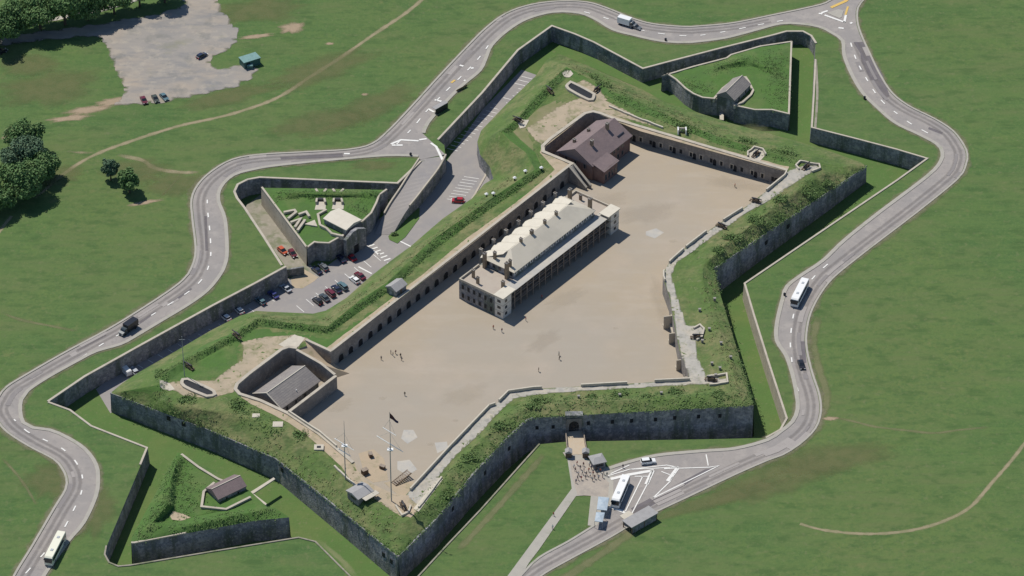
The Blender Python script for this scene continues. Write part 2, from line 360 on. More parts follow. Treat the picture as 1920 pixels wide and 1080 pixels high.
# ------- counterscarp: wall with coping stones
cw = thing('counterscarp_wall', 'long dark masonry wall with pale coping that holds back the outer bank of the ditch', 'wall', (CSW[0].x, CSW[0].y, 0))
mb = MB(); P = dens(CSW, 4, True); n = len(P)
V = []; Nn = normals(P, True)
for p, q in zip(P, Nn):
    V += [(p.x,p.y,.02), (p.x-q.x*-.25, p.y-q.y*-.25, zf(p.x,p.y)-.3)]
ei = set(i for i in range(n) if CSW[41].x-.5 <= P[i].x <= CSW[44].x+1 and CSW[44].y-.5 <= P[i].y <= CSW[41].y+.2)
fc = [(2*i, 2*i+1, 2*((i+1)%n)+1, 2*((i+1)%n)) for i in range(n)]
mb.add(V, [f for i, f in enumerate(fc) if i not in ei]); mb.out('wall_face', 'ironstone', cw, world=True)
mb = MB(); mb.add(V, [f for i, f in enumerate(fc) if i in ei]); o = mb.out('wall_face', 'sunlit_stone', cw, world=True); o['label'] = 'stretch of the wall on the right side, coloured pale as if sunlit'  # sunlight on this face is put into its lighter colour
for sub, wd, mm in ((CSW[0:6], .65, 'coping'), (CSW[6:17], .65, 'coping'), (CSW[19:33], .6, 'coping'), (CSW[33:47], .5, 'coping'), (CSW[50:-4], .35, 'ditch_gravel'), (CSW[-4:]+[CSW[0]], .5, 'coping')):
    mb = MB(); band(mb, dens(sub, 3), .12, -wd, -.05, .28); mb.out('coping', mm, cw, world=True)

# ------- fort: scarp outline (top), inner edge, crest
SC = [(207,737,1.2),(230,718,0),(262,697,-1),(330,658,-1),(400,617,-1),(450,592,-1),(480,583,-1),(520,585,-1),(587,588,-1),(612,582,-1),(650,558,-1),(695,518,-1),(725,495,-1),(770,462,-1),
      (830,410,-1),(885,372,-1),(908,345,-1),(925,335,-1),(918,312,-1),(900,290,-1),(895,266,-1),(902,245,-1),(950,195,-1),(1003,144,-1),(1025,112,0),(1046,100,1),(1100,122,1),(1205,168,1),
      (1245,190,1),(1360,228,1),(1495,265,1),(1560,285,1),(1613,304,.5),(1625,311,.5),
      (1560,355,1.5),(1450,428,3),(1338,504,4.6),(1350,550,5),(1382,655,5.5),(1413,760,6),(1300,765,6),(1200,772,6),(1097,778,6),(1052,780,6),(1000,783,6),(988,787,6),(945,826,5.5),(878,899,5),
      (817,974,4.2),(747,1043,3.5),(745,1043,3.5),(640,958,2.8),(517,860,2),(392,806,1.6),(287,767,1.3),(230,745,1.2)]
IN = [(620,662),(700,600),(880,461),(1000,366),(1070,312),(1077,307),(1022,284),(1021,275),(1035,262),(1099,215),(1112,212),(1124,215),(1155,227),(1200,246),(1280,267),(1350,288),(1475,322),
      (1470,331),(1432,362),(1395,390),(1355,415),(1320,438),(1285,465),(1255,492),(1243,512),(1243,522),(1255,555),(1262,595),(1274,657),(1288,690),(1292,709),(1310,712),(1227,716),(1170,720),(1080,725),
      (1000,729),(952,736),(930,758),(916,763),(840,842),(760,929),(735,925),(692,905),(670,882),(665,867),(600,812),(587,804),(542,774),(490,750),(452,738),(445,730),(448,722),(470,703),(530,658),
      (542,654),(556,656),(575,648),(572,640)]
SCW = GL(SC); INW = GL(IN, 6)
def straight(P, a, b):
    for i in range(a+1, b): P[i] = P[a] + (P[b]-P[a])*(((P[i]-P[a]).to_2d().dot((P[b]-P[a]).to_2d()))/(P[b]-P[a]).to_2d().length_squared)
straight(INW, 0, 4); straight(INW, 12, 16); straight(SCW, 39, 44)
CREST1 = GL([(225,735,2.5),(297,722,7),(305,703,7),(357,670,7),(437,627,7),(482,598,7),(550,606,7),(615,612,7),(675,563,7),(725,530,7),(775,483,7),(800,458,7),(900,386,7),(975,336,7),(1003,318,7),
             (985,285,7),(958,265,7),(940,247,7),(975,217,7),(1020,165,7),(1062,125,6.5),(1150,172,6.8),(1250,216,6.8),(1350,258,6.8),(1490,300,6.8),(1590,312,3)])
CREST1B = GL([(303,735,5.8),(318,712,5.8),(365,682,5.8),(442,640,5.8),(487,612,5.6),(550,620,5.6),(618,626,5.6),(685,577,5.6),(735,543,5.6),(786,496,5.6),(812,470,5.6),(908,400,5.6),(985,348,5.6),(1020,322,5.8),
             (1004,286,5.8),(976,262,5.8),(962,247,5.8),(990,222,5.8),(1035,172,5.8),(1066,142,5.9),(1150,186,6),(1250,231,6),(1350,272,6),(1470,304,6)])
CREST2 = GL([(300,752,5.2),(345,762,5.8),(430,775,6),(500,795,6.2),(560,828,6.4),(610,868,6.4),(650,908,6.4),(700,955,6.2),(757,985,6),(800,945,6.6),(850,880,6.8),(900,825,7),(940,790,7.2),(985,765,7.4),
             (1080,753,7.6),(1200,750,7.6),(1330,742,7.6),(1385,735,7.4),(1365,665,7),(1340,590,7),(1318,530,7),(1318,498,7),(1370,452,6.6),(1450,390,6.4),(1520,338,6),(1580,312,3)])
CREST2B = GL([(440,752,6),(540,794,6),(600,838,6),(650,892,6),(700,938,6),(755,965,6),(785,938,6),(850,868,6),(905,808,6),(945,768,6),(985,748,6.1),(1080,741,6.2),(1200,738,6.2),(1340,730,6.2),(1345,715,6.2),
              (1325,660,6.1),(1300,580,6.1),(1282,520,6.1),(1285,494,6.1),(1340,446,6.1),(1440,374,6.1),(1500,330,6.1)])
fs = Surf(SCW, [INW], [CREST1, CREST1B, CREST2, CREST2B])
fort = thing('star_fort', 'large star shaped earth and masonry fort with grassy ramparts around a gravel parade', 'fort', (G(960,560).x, G(960,560).y, 0))
V, F = fs.fine(1.5, .16)
mi = []
ct = np.array([[sum(V[k][0] for k in f)/3, sum(V[k][1] for k in f)/3] for f in F])
z1 = inside(ct, [Vector(p) for p in CREST1] + list(reversed(CREST1B)))
z2 = inside(ct, GL([(985,238),(1130,205),(1095,200),(1040,190),(1000,205),(960,250),(1000,300),(1020,320)],6))
z3 = inside(ct, GL([(380,640),(470,612),(620,635),(760,540),(1000,350),(1060,310),(1070,312),(620,662),(572,640),(560,628),(450,640),(440,700),(350,720),(320,705)],6))
for a, b, c in zip(z1, z2, z3): mi.append(1 if (a or c) else (2 if b else 0))
mesh('rampart_turf', V, F, None, fort, world=True, smooth=True, mi=mi, mats=['rough_turf','inner_turf','dry_turf'])

def scarp_face(sub, m):
    P = dens(sub, 3); N = normals(P); V = []
    for p, q in zip(P, N):
        h = p.z - zf(p.x,p.y); b = h*.045
        V += [(p.x,p.y,p.z), (p.x-q.x*b, p.y-q.y*b, zf(p.x,p.y)-.3)]
    mb = MB(); mb.add(V, [(2*i, 2*i+1, 2*i+3, 2*i+2) for i in range(len(P)-1)]); mb.out('scarp_wall', m, fort, world=True)
iT = 50
scarp_face(SCW[0:34], 'ironstone'); scarp_face(SCW[33:40], 'ironstone'); scarp_face(SCW[39:50], 'ironstone')
scarp_face(SCW[49:53], 'ironstone'); scarp_face(SCW[52:]+[SCW[0]], 'ironstone')
for sub in (SCW[33:37], SCW[52:]+[SCW[0]], SCW[49:53], SCW[44:50]):
    mb = MB(); band(mb, dens(sub, 3), -.15, .35, -.35, .08); mb.out('cordon', 'ironstone', fort, world=True)
def ret_wall(sub, m, z0=-.1):
    P = dens(sub, 3); V = []
    for p in P: V += [(p.x,p.y,p.z), (p.x,p.y,z0)]
    mb = MB(); mb.add(V, [(2*i+2, 2*i+3, 2*i+1, 2*i) for i in range(len(P)-1)]); mb.out('retaining_wall', m, fort, world=True)
ret_wall(INW[0:6], 'ashlar'); ret_wall(INW[5:14], 'ashlar'); ret_wall(INW[13:17], 'ashlar'); ret_wall(INW[16:48], 'ashlar'); ret_wall(INW[47:]+[INW[0]], 'ashlar')
mb = MB()
band(mb, dens(INW[0:6], 3), -.05, -1.0, -.06, .3); band(mb, dens(INW[5:17], 3), -.05, -1.2, -.06, .35); band(mb, dens(INW[44:56], 3), -.05, -1.1, -.06, .4)
band(mb, dens([INW[57], INW[0]], 3), -.05, -.9, -.06, .5)
mb.out('coping', 'coping', fort, world=True)
# thin parapet walls at the edge of the terreplein
for a, b in ((16.3,17.9),(19.1,20),(20.9,22),(22.15,23.1),(23.9,25.2),(31.2,32.0),(32.9,33.9),(34.8,36.8),(37.15,38),(38,39.9),(44.5,47)):
    def pt(t):
        i = int(t); f = t-i; return INW[i].lerp(INW[min(i+1,len(INW)-1)], f)
    seg = [pt(a)] + [INW[k] for k in range(int(a)+1, int(math.ceil(b)))] + [pt(b)]
    mb = MB(); band(mb, dens(seg, 3), 0, -.45, -.05, 1.1); mb.out('parapet_wall', 'pale_stone', fort, world=True)

# parade ground
V, F = poly_sheet([Vector((p.x,p.y,0)) for p in INW])
setp(mesh('parade_ground', V, F, 'parade_gravel'), kind='structure')

# paths lying on the ramparts
def fadeattr(o, A):
    at = o.data.attributes.new('fade', 'FLOAT', 'POINT'); at.data.foreach_set('value', A)
def onfort(name, polys, m, dz=.06, step=1.5):
    for p in polys:
        mb = MB(); mb.add(*fs.drape(GL(p, 6), dz, step)); o = mb.out(name, m, fort, world=True)
        if m.startswith('soft'): fadeattr(o, fs.fade)
onfort('wall_walk', [
    [(620,660),(612,652),(700,585),(800,508),(870,450),(960,385),(1010,345),(1040,318),(1022,296),(1012,285),(1018,270),(1090,212),(1100,214),(1022,275),(1022,284),(1077,307),(1070,312),(880,461),(700,600)],
    [(1124,215),(1140,212),(1200,236),(1280,258),(1350,279),(1480,314),(1475,322),(1350,288),(1200,246)],
    [(587,805),(600,812),(665,867),(670,882),(692,905),(735,925),(760,929),(770,925),(790,955),(770,972),(755,965),(725,950),(700,930),(660,905),(640,875),(600,838),(570,812),(540,792),(470,757),(452,745),(452,738),(490,750)],
], 'soil_path')
onfort('paved_walk', [
    [(1475,322),(1530,305),(1537,312),(1505,335),(1440,378),(1400,400),(1365,425),(1325,452),(1300,472),(1268,495),(1260,518),(1275,572),(1288,610),(1316,612),(1322,622),(1306,640),(1308,670),(1326,708),(1362,712),(1362,722),
     (1300,722),(1230,726),(1170,730),(1080,735),(1000,742),(965,748),(945,765),(925,785),(900,815),(870,840),(840,872),(822,895),(830,900),(790,955),(772,940),(760,929),(840,842),(916,763),(930,758),(952,736),(1000,729),(1080,725),(1170,720),(1227,716),(1292,709),
     (1274,657),(1262,595),(1255,555),(1243,522),(1243,512),(1255,492),(1285,465),(1320,438),(1395,390),(1432,362)],
], 'soft_walk', .08)
onfort('beaten_earth', [
    [(452,640),(500,630),(552,626),(575,632),(590,645),(572,640),(556,652),(530,656),(445,722),(440,735),(415,742),(395,748),(345,742),(318,728),(300,722),(318,716),(350,712),(400,712),(430,690),(455,672)],
    [(985,240),(1010,225),(1045,200),(1080,185),(1110,180),(1140,190),(1170,205),(1230,238),(1140,214),(1110,208),(1092,212),(1015,272),(1005,265)],
    [(1060,162),(1095,150),(1125,168),(1140,188),(1120,192),(1095,185)],
    [(790,955),(772,972),(750,968),(700,935),(690,915),(740,928),(765,935)],
], 'soft_earth', .05)
onfort('gravel_pad', [
    [(522,646),(552,626),(572,634),(560,650),(540,655)],
    [(1054,140),(1060,134),(1070,134),(1075,140),(1068,145),(1058,145)],
    [(968,226),(992,224),(985,238),(975,240)],
    [(300,716),(318,718),(328,730),(318,732),(300,728)],
    [(1400,285),(1415,280),(1437,290),(1425,302),(1408,298)],
    [(815,905),(832,900),(785,962),(775,955)]
], 'pale_stone', .11, 1.0)

# ---------------------------------------------------------------- ravelins (detached triangular works in the ditch)
def ravelin(name, label, top, zt, walls, turf='inner_turf', crest=None, wm='ironstone', copes=None):
    T = GL(top, zt); c = sum(T, Vector())/len(T)
    t = thing(name, label, 'ravelin', (c.x, c.y, zf(c.x,c.y)))
    s = Surf(T, [], [GL(k) for k in (crest or [])]); V, F = s.fine(1.5, .12); mesh('turf_top', V, F, turf, t, world=True, smooth=True)
    n = len(T)
    for a, b, m in walls:
        sub = [T[i % n] for i in range(a, b+1)]; P = dens(sub, 3); N = normals(P); V = []
        for p, q in zip(P, N): V += [(p.x,p.y,p.z), (p.x-q.x*.3*CW, p.y-q.y*.3*CW, zf(p.x,p.y)-.3)]
        mb = MB(); mb.add(V, [(2*i, 2*i+1, 2*i+3, 2*i+2) for i in range(len(P)-1)]); mb.out('scarp_wall', m, t, world=True)
    for a, b in copes or [(0, n)]:
        mb = MB(); band(mb, dens([T[i % n] for i in range(a, b+1)], 2.5), -.12, .5, -.1, .3); mb.out('coping', 'coping', t, world=True)
    t_s = s; return t, s
CW = 1
rav_n, rs_n = ravelin('ravelin', 'grassy ravelin with pale coping and a small guardhouse in the ditch below the upper road', [
    (1485,78),(1480,215),(1447,207),(1415,207),(1378,199),(1374,190),(1338,186),(1317,184),(1300,177),(1285,167),(1267,150),(1252,140),(1241,143),(1300,125),(1362,109),(1370,103),(1425,87)], 1.0,
    [(0,1,'ironstone'),(1,12,'ironstone'),(12,17,'ironstone')], crest=[[(1335,130,1.4),(1350,122,2.6),(1400,112,2.8),(1440,125,2.6),(1462,140,1.6)],[(1340,140,1.3),(1352,130,1.4),(1402,122,1.4),(1436,133,1.4)]])
rav_p, rs_p = ravelin('ravelin', 'ravelin beside the ditch car park with concrete gun emplacements and a pale flat roofed magazine', [
    (490,352),(720,356),(726,356),(712,366),(707,380),(697,400),(680,416),(672,418),(647,440),(617,457),(595,456),(590,455),(575,466)], .8,
    [(0,2,'ironstone'),(2,12,'ironstone'),(12,13,'sunlit_stone')], crest=[[(515,368,1),(540,362,2.4),(700,362,2.6),(706,370,1.2)],[(540,370,1.2),(690,370,1.2)]], copes=[(2,7),(8,12),(12,13)])  # left face painted paler than the others to look sunlit
rav_s, rs_s = ravelin('ravelin', 'overgrown triangular ravelin with a mauve roofed guardhouse near the lower left road bend', [
    (333,848),(345,853),(430,898),(470,922),(500,950),(540,968),(542,970),(480,976),(350,1000),(252,1019),(246,1019),(247,1008)], 1.6,
    [(0,6,'ironstone'),(6,10,'ironstone'),(10,12,'ironstone')], turf='inner_turf', crest=[[(333,858,3.6),(318,905,4.6),(315,945,4.6),(285,980,4.0),(262,1000,2.4)],[(345,862,1.7),(330,905,1.8),(328,950,1.8),(300,978,1.9)],[(330,990,3.0),(420,970,3.6),(520,950,2.6)],[(345,972,1.7),(430,955,1.7),(500,940,1.7)]], copes=[(8,10)])

def in_ditch(name, polys, m, dz, **k):
    mb = MB()
    for p in polys:
        mb.add(*floor.drape(GL(p, -6), dz, 5))
    return setp(mb.out(name, m, **k), kind='structure')
in_ditch('ditch_road', [[(207,775),(180,730),(250,672),(540,522),(590,515),(640,480),(690,430),(740,385),(832,310),(905,205),(978,131),(1006,141),(1003,175),(925,270),(935,300),(960,370),(900,420),(780,510),(660,600),(600,635),(480,640),(260,740)]], 'ditch_asphalt', .03)
in_ditch('ditch_gravel', [[(458,388),(488,365),(600,520),(560,530),(535,500)]], 'ditch_gravel', .03)
in_ditch('car_park_apron', [[(895,268),(912,262),(940,328),(925,335)]], 'dark_asphalt', .05)
in_ditch('car_park_island', [[(762,397),(787,390),(786,410),(760,445),(745,457),(730,450),(728,444)]], 'ditch_turf', .16)
in_ditch('worn_paving', [[(545,522),(570,505),(597,520),(590,527),(567,541),(548,540)]], 'soil_path', .06)

# ---------------------------------------------------------------- roads
OUTER = [(20,1110),(30,1080),(64,1024),(106,952),(126,919),(128,897),(119,877),(103,860),(56,835),(17,810),(0,791),(-10,770),(0,746),(15,727),(50,705),(125,662),(212,615),(300,560),(345,527),(362,503),
         (370,470),(364,412),(362,375),(374,347),(400,322),(437,301),(487,292),(575,287),(657,282),(700,271),(732,245),(775,200),(825,145),(875,92),(912,55),(950,27),(995,11),(1050,4),(1100,6),(1137,17),
         (1187,37),(1225,47),(1280,52),(1312,51),(1375,45),(1450,30),(1512,17),(1550,7),(1572,-8),(1575,-20)]
OUTER2 = [(1632,-20),(1618,-2),(1606,15),(1605,40),(1612,65),(1630,105),(1647,140),(1670,175),(1702,200),(1752,225),(1785,247),(1804,272),(1811,290),(1808,310),(1793,335),(1725,391),(1640,456),(1600,487),
          (1560,520),(1536,550),(1517,587),(1509,625),(1510,657),(1520,700),(1533,740),(1536,772),(1526,803),(1497,832),(1465,852),(1440,861),(1380,887),(1289,930),(1225,960),(1178,985),(1139,1008),(1067,1047),(1019,1074),(985,1100)]
INNER = [(68,1110),(80,1080),(125,1016),(155,980),(178,930),(182,897),(178,872),(158,844),(125,822),(92,808),(61,804),(42,794),(36,772),(38,750),(50,733),(87,708),(150,673),(180,658),(225,645),(250,632),
         (300,602),(350,572),(387,545),(410,517),(420,497),(424,470),(420,412),(408,378),(412,352),(437,328),(480,316),(525,309),(625,299),(725,291),(785,292)]
INNER2 = [(792,250),(800,231),(835,190),(865,160),(898,132),(910,107),(920,85),(950,57),(987,35),(1037,22),(1087,24),(1120,37),(1150,55),(1187,65),(1237,76),(1280,79),(1312,77),(1362,70),(1412,57),(1462,44),
          (1500,44),(1537,50),(1562,62),(1582,77),(1585,105),(1600,142),(1620,175),(1645,200),(1680,230),(1725,252),(1758,270),(1769,286),(1765,305),(1740,332),(1650,400),(1585,452),(1545,490),(1505,517),(1478,538),(1470,560),
          (1459,607),(1459,640),(1476,667),(1488,702),(1496,740),(1498,768),(1488,792),(1465,811),(1440,827),(1380,843),(1317,848),(1233,856),(1178,869),(1144,880)]
INNER3 = [(1117,985),(1067,1016),(1011,1047),(978,1080),(955,1105)]
cO, cO2, cI, cI2, cI3 = [catmull(GL(k), 2.5) for k in (OUTER, OUTER2, INNER, INNER2, INNER3)]
loop = cO + cO2 + list(reversed(cI3)) + list(reversed(cI2)) + GL([(835,290),(786,300)]) + list(reversed(cI))
V, F = poly_sheet([Vector((p.x,p.y,.10)) for p in loop])
setp(mesh('road', V, F, 'asphalt'), kind='structure')
mb = MB()
for k, a, b in ((cO,-.15,-.85),(cO2,-.15,-.8)): band(mb, k, a, b, .0, .24)
for k, a, b in ((cI,.9,-.25),(cI2,1.0,-.25),(cI3,.5,-.2)): band(mb, k, a, b, .0, .25)
setp(mb.out('pavement', 'pavement'), kind='structure')
# junction edge, plaza by the gate, footpath
V, F = poly_sheet(GL([(1055,848),(1064,862),(1070,900),(1072,916),(950,1082),(930,1110),(958,1110),(992,1055),(1011,1030),(1080,930),(1108,928),(1102,985),(1118,987),(1150,940),(1150,878),(1120,872),(1100,860),(1104,848)], .12))
setp(mesh('footpath', V, F, 'pavement'), kind='structure')
V, F = poly_sheet(GL([(1068,862),(1098,862),(1142,905),(1140,930),(1112,930),(1083,928),(1074,900)], .14))
setp(mesh('forecourt', V, F, 'forecourt_paving'), kind='structure')
mb = MB()
for pts in ([(1600,79),(1619,78),(1655,140),(1668,180),(1657,187),(1632,150),(1615,115),(1613,100)], [(525,294),(642,287),(644,295),(527,299)], [(1183,953),(1322,880),(1335,878),(1200,962),(1190,966)],
            [(1497,640),(1509,640),(1512,680),(1500,682)], [(318,568),(358,540),(360,542),(320,572)], [(254,607),(290,584),(292,587),(257,611)], [(143,656),(198,627),(200,629),(147,658)],
            [(1742,238),(1768,248),(1766,252),(1740,242)], [(383,405),(388,405),(390,470),(385,470)], [(1474,830),(1495,823),(1490,832),(1478,838)]):
    q = pts; V, F = poly_sheet(GL(q, .115)); mb.add(V, F)
setp(mb.out('road_patches', 'dark_asphalt'), kind='structure')
# painted markings
mb = MB()
def dashes(pts, on=3.0, off=4.2, wd=.42, z=.2):
    P = catmull(GL(pts, z), .6); d = 0
    seg = []
    for a, b in zip(P, P[1:]):
        if d % (on+off) < on: seg.append(a)
        elif len(seg) > 1: sheet(mb, seg, -wd/2, wd/2, 0); seg = []
        else: seg = []
        d += (b-a).length
    if len(seg) > 1: sheet(mb, seg, -wd/2, wd/2, 0)
dashes([(48,1075),(110,1005),(140,952),(152,925),(155,900),(150,880),(136,858),(112,838),(80,823),(50,808),(25,785)])
dashes([(150,672),(200,640),(245,615),(305,578),(352,548),(375,528),(388,508),(395,480),(394,440),(389,390),(389,365)])
dashes([(742,272),(775,238),(800,208),(835,172),(868,140),(895,112),(918,82)])
dashes([(1095,22),(1118,28),(1145,37),(1190,53),(1240,63),(1290,67),(1330,64),(1380,55),(1440,43),(1470,38)])
dashes([(1595,80),(1604,108),(1612,125),(1622,143),(1635,165),(1650,185),(1665,200),(1685,215),(1705,230),(1728,243),(1755,258)])
dashes([(1552,495),(1530,515),(1510,540),(1492,575),(1485,608),(1482,640),(1484,670),(1489,705),(1500,745)])
def line(pts, wd=.3, z=.2, m=None):
    P = dens(GL(pts, z), 2); sheet(m or mb, P, -wd/2, wd/2, 0)
for p in ([(1140,892),(1180,880),(1270,876)], [(1180,880),(1250,872),(1272,876),(1256,903)], [(1190,893),(1215,893)], [(1185,962),(1215,905),(1225,880)], [(1172,960),(1205,893)],
          [(1224,934),(1256,903)], [(1240,884),(1256,890)], [(1224,934),(1348,873),(1330,876),(1272,878)], [(1324,852),(1328,873)], [(1145,888),(1180,872)]): line(p, .35)
line([(1145,898),(1178,890),(1224,882)], 1.1); line([(1224,882),(1212,908)], 1.2); line([(1270,878),(1252,902)], 1.2); line([(1245,878),(1272,876)], .9)
line([(1143,950),(1165,958),(1192,970)], 1.0)
for q in ([(1535,25),(1542,26)], [(1546,28),(1585,42)], [(1540,24),(1552,20)], [(1586,28),(1583,42)], [(1572,52),(1582,53)], [(1594,44),(1598,42)], [(733,270),(752,262),(785,264)], [(735,272),(755,272)], [(786,262),(800,260)],
          [(808,268),(818,275),(830,300)], [(862,122),(869,124)], [(883,128),(888,127)], [(870,150),(875,152)], [(803,204),(814,210)], [(815,187),(828,190)], [(645,288),(656,288)]): line(q, .8)
setp(mb.out('road_markings', 'paint'), kind='structure')
mb = MB(); line([(1558,14),(1585,2),(1600,-10)], 1.2, .2, mb); line([(1585,28),(1590,12)], .7, .2, mb)
line([(846,155),(853,150)], .8, .2, mb)
setp(mb.out('yellow_markings', 'yellow_paint'), kind='structure')
V, F = poly_sheet(GL([(1550,24),(1572,17),(1582,20),(1578,32),(1574,34)], .2)); setp(mesh('traffic_island', V, F, 'pavement'), kind='structure')
# car park lines in the ditch
mb = MB()
def pl(a, b, wd=.22, z=-5.93): sheet(mb, [G(a[0],a[1],z), G(b[0],b[1],z)], -wd/2, wd/2, 0)
for i in range(22):
    t = i/21; a = (838+t*140, 278-t*135); pl(a, (a[0]+20, a[1]+5))
for i in range(9):
    t = i/8; a = (898-t*32, 335+t*42); pl(a, (a[0]-28, a[1]-4))
for i in range(9): pl((570+i*18, 585-i*12), (556+i*18, 573-i*12), .2)
for i in range(14): pl((268+i*19, 690-i*9.6), (258+i*19, 684-i*9.6), .2)
for i in range(7): pl((690+i*6, 462+i*6.5-i*1.2), (702+i*6, 458+i*6.5-i*1.2), .55)
pl((672,500),(697,513),.5); pl((750,452),(770,462),.5); pl((700,470),(712,478),.5)
setp(mb.out('bay_markings', 'paint'), kind='structure')
mb = MB(); band(mb, dens(GL([(885,374),(910,330),(911,322)], -5.95), 2), -.3, .3, 0, .2); setp(mb.out('kerb', 'coping'), kind='structure')

# ramp from the road junction down into the ditch
rp = thing('ramp_bridge', 'curving causeway that leads from the ring road down into the ditch car park', 'bridge', tuple(G(790,330,-6)))
Lf = catmull(GL([(786,299,.06),(765,331,-.5),(748,358,-1.4),(731,383,-2.6),(715,412,-4.4),(702,440,-5.9)]), 2); Rt = catmull(GL([(836,292,.06),(822,318,-.5),(800,347,-.8),(780,373,-1.5),(761,397,-2.8),(736,440,-5.9)]), 2)
k = min(len(Lf), len(Rt)); Lf = [Lf[int(i*(len(Lf)-1)/(k-1))] for i in range(k)]; Rt = [Rt[int(i*(len(Rt)-1)/(k-1))] for i in range(k)]
mb = MB(); V = []
for a, b in zip(Lf, Rt): V += [a, b]
mb.add(V, [(2*i, 2*i+2, 2*i+3, 2*i+1)[::-1] for i in range(k-1)]); mb.out('deck', 'ditch_asphalt', rp, world=True)
for E in (Lf, Rt):
    mb = MB(); V = []
    for p in E: V += [p, (p.x,p.y,-6.2)]
    mb.add(V, [(2*i, 2*i+1, 2*i+3, 2*i+2) for i in range(k-1)]); mb.out('side_wall', 'ironstone', rp, world=True)
    mb = MB(); band(mb, E[:int(k*.8)], -.25, .25, 0, .7); mb.out('parapet', 'coping', rp, world=True)
mb = MB(); band(mb, dens(GL([(536,505,-3),(570,500,-3)]), 2), -.3, .3, -3.1, 0)
setp(mb.out('ditch_gate_wall', 'ironstone'), 'low dark wall closing the ravelin ditch beside the paved car park corner', 'wall')

# entrance bridge and gate
eb = thing('entrance_bridge', 'short tan timber bridge leading to the main gate tunnel', 'bridge', tuple(G(1078,830)))
mb = MB(); P = GL([(1060,806),(1094,806),(1096,828),(1101,852),(1064,852),(1062,828)], .17); V = list(P)+[(p.x,p.y,-.5) for p in P]; n = 6
mb.add(V, [tuple(range(n))[::-1], tuple(range(n,2*n))]+[(i,(i+1)%n,(i+1)%n+n,i+n) for i in range(n)]); mb.out('deck', 'bridge_planks', eb, world=True)
for s_ in ([(1060,808),(1062,828),(1064,852)], [(1094,808),(1096,828),(1101,852)]):
    mb = MB(); band(mb, dens(GL(s_, .1), 2), -.15, .15, 0, 1.0); mb.out('railing', 'light_timber', eb, world=True)
for px in (1066, 1096):
    a = G(px, 818, -6); mb = MB(); mb.box(a.x-.4, a.x+.4, a.y-1.5, a.y+1.5, -6, -.5); mb.out('pier', 'ironstone', eb, world=True)
# openings set in the scarp and retaining walls
def on_wall(pa, pb, t, z, wd, ht, name, parent, rev=False, frame='ashlar', arch=True, m='dark_opening', proud=.04, batter=0.0):
    a = Vector(pa); b = Vector(pb); p = a.lerp(b, t); d = (b-a).to_2d().normalized(); nrm = Vector((-d.y, d.x)) if rev else Vector((d.y, -d.x))
    def put(wd, ht, o, nm, mm, z0):
        pr = [(-wd/2,0),(wd/2,0)]
        if arch: pr += [(wd/2*math.cos(i*math.pi/6), ht-wd/2+wd/2*math.sin(i*math.pi/6)) for i in range(0,7)]
        else: pr += [(wd/2,ht),(-wd/2,ht)]
        V = []
        for off in (-.3, o):
            for u, v in pr: V.append((p.x+d.x*u+nrm.x*(off+batter*(1-v/max(ht,1))*0), p.y+d.y*u+nrm.y*off, z0+v))
        n = len(pr); F = [tuple(range(n,2*n)), tuple(range(n))[::-1]]+[(i,(i+1)%n,(i+1)%n+n,i+n) for i in range(n)]
        return mesh(nm, V, F, mm, parent, world=True)
    if frame:
        put(wd+.5, ht+.28, proud, name+'_surround', frame, z); put(wd, ht, proud+.02, name, m, z+.02)
    else: put(wd, ht, proud, name, m, z)
A, B = INW[0], INW[4]
nA = int((B-A).length/4.6)
for i in range(1, nA): on_wall(A, B, i/nA, .05, 2.1, 2.6, 'casemate_door', fort, frame='ironstone')
A, B = INW[12], INW[16]
for i in range(1, 16):
    on_wall(A, B, .03+i/16.3*.97, .8, .9, 1.6, 'casemate_window', fort, arch=False, frame='pale_stone' if i % 3 else None)
    if i % 2: on_wall(A, B, .05+i/16.3*.97, .05, 1.2, 2.4, 'casemate_door', fort, frame=None)
A, B = SCW[39], SCW[44]
for px, up in ((1350,0),(1310,1),(1265,1),(1229,0),(1184,0),(1148,0),(1103,0)):
    on_wall(A, B, (1413-px)/413, 2.2+up*.2, .9, 1.3, 'embrasure', fort, frame=None, arch=False, proud=.16)
for px in (1037, 1007): on_wall(A, B, (1413-px)/413, 1.6, .9, 1.2, 'embrasure', fort, frame=None, arch=False, proud=.2)
on_wall(A, B, (1413-1076)/413, .1, 4.6, 4.8, 'gate_surround', fort, frame=None, m='ashlar', arch=False, proud=.55)
on_wall(A, B, (1413-1076)/413, .14, 3.0, 3.8, 'main_gate', fort, frame=None, proud=.62)
a = A.lerp(B, (1413-1076)/413); mb = MB(); mb.box(a.x-2.6, a.x+2.6, a.y-.8, a.y+1.2, 5.9, 6.6); mb.out('gate_cornice', 'ironstone', fort, world=True)
A, B = SCW[52], SCW[53]
for t in (.74,): pass
for (i, t) in ((53,.45),(53,.72)): on_wall(SCW[i], SCW[i+1], t, -.6, 1.2, 1.4, 'embrasure', fort, frame=None, arch=False, proud=.2)
for (i, t) in ((50,.24),(50,.10),(51,.9)): on_wall(SCW[i], SCW[i+1], t, -.9, 1.1, 1.6, 'embrasure', fort, frame=None, arch=False, proud=.22)
for (i, t) in ((34,.75),(35,.12)): on_wall(SCW[i], SCW[i+1], t, -1.2, 1.3, 1.5, 'embrasure', fort, frame=None, arch=False, proud=.24)
for (i, t) in ((45,.8),(46,.55),(47,.5)): on_wall(SCW[i], SCW[i+1], t, .4, 1.0, 1.4, 'embrasure', fort, frame=None, arch=False, proud=.24)

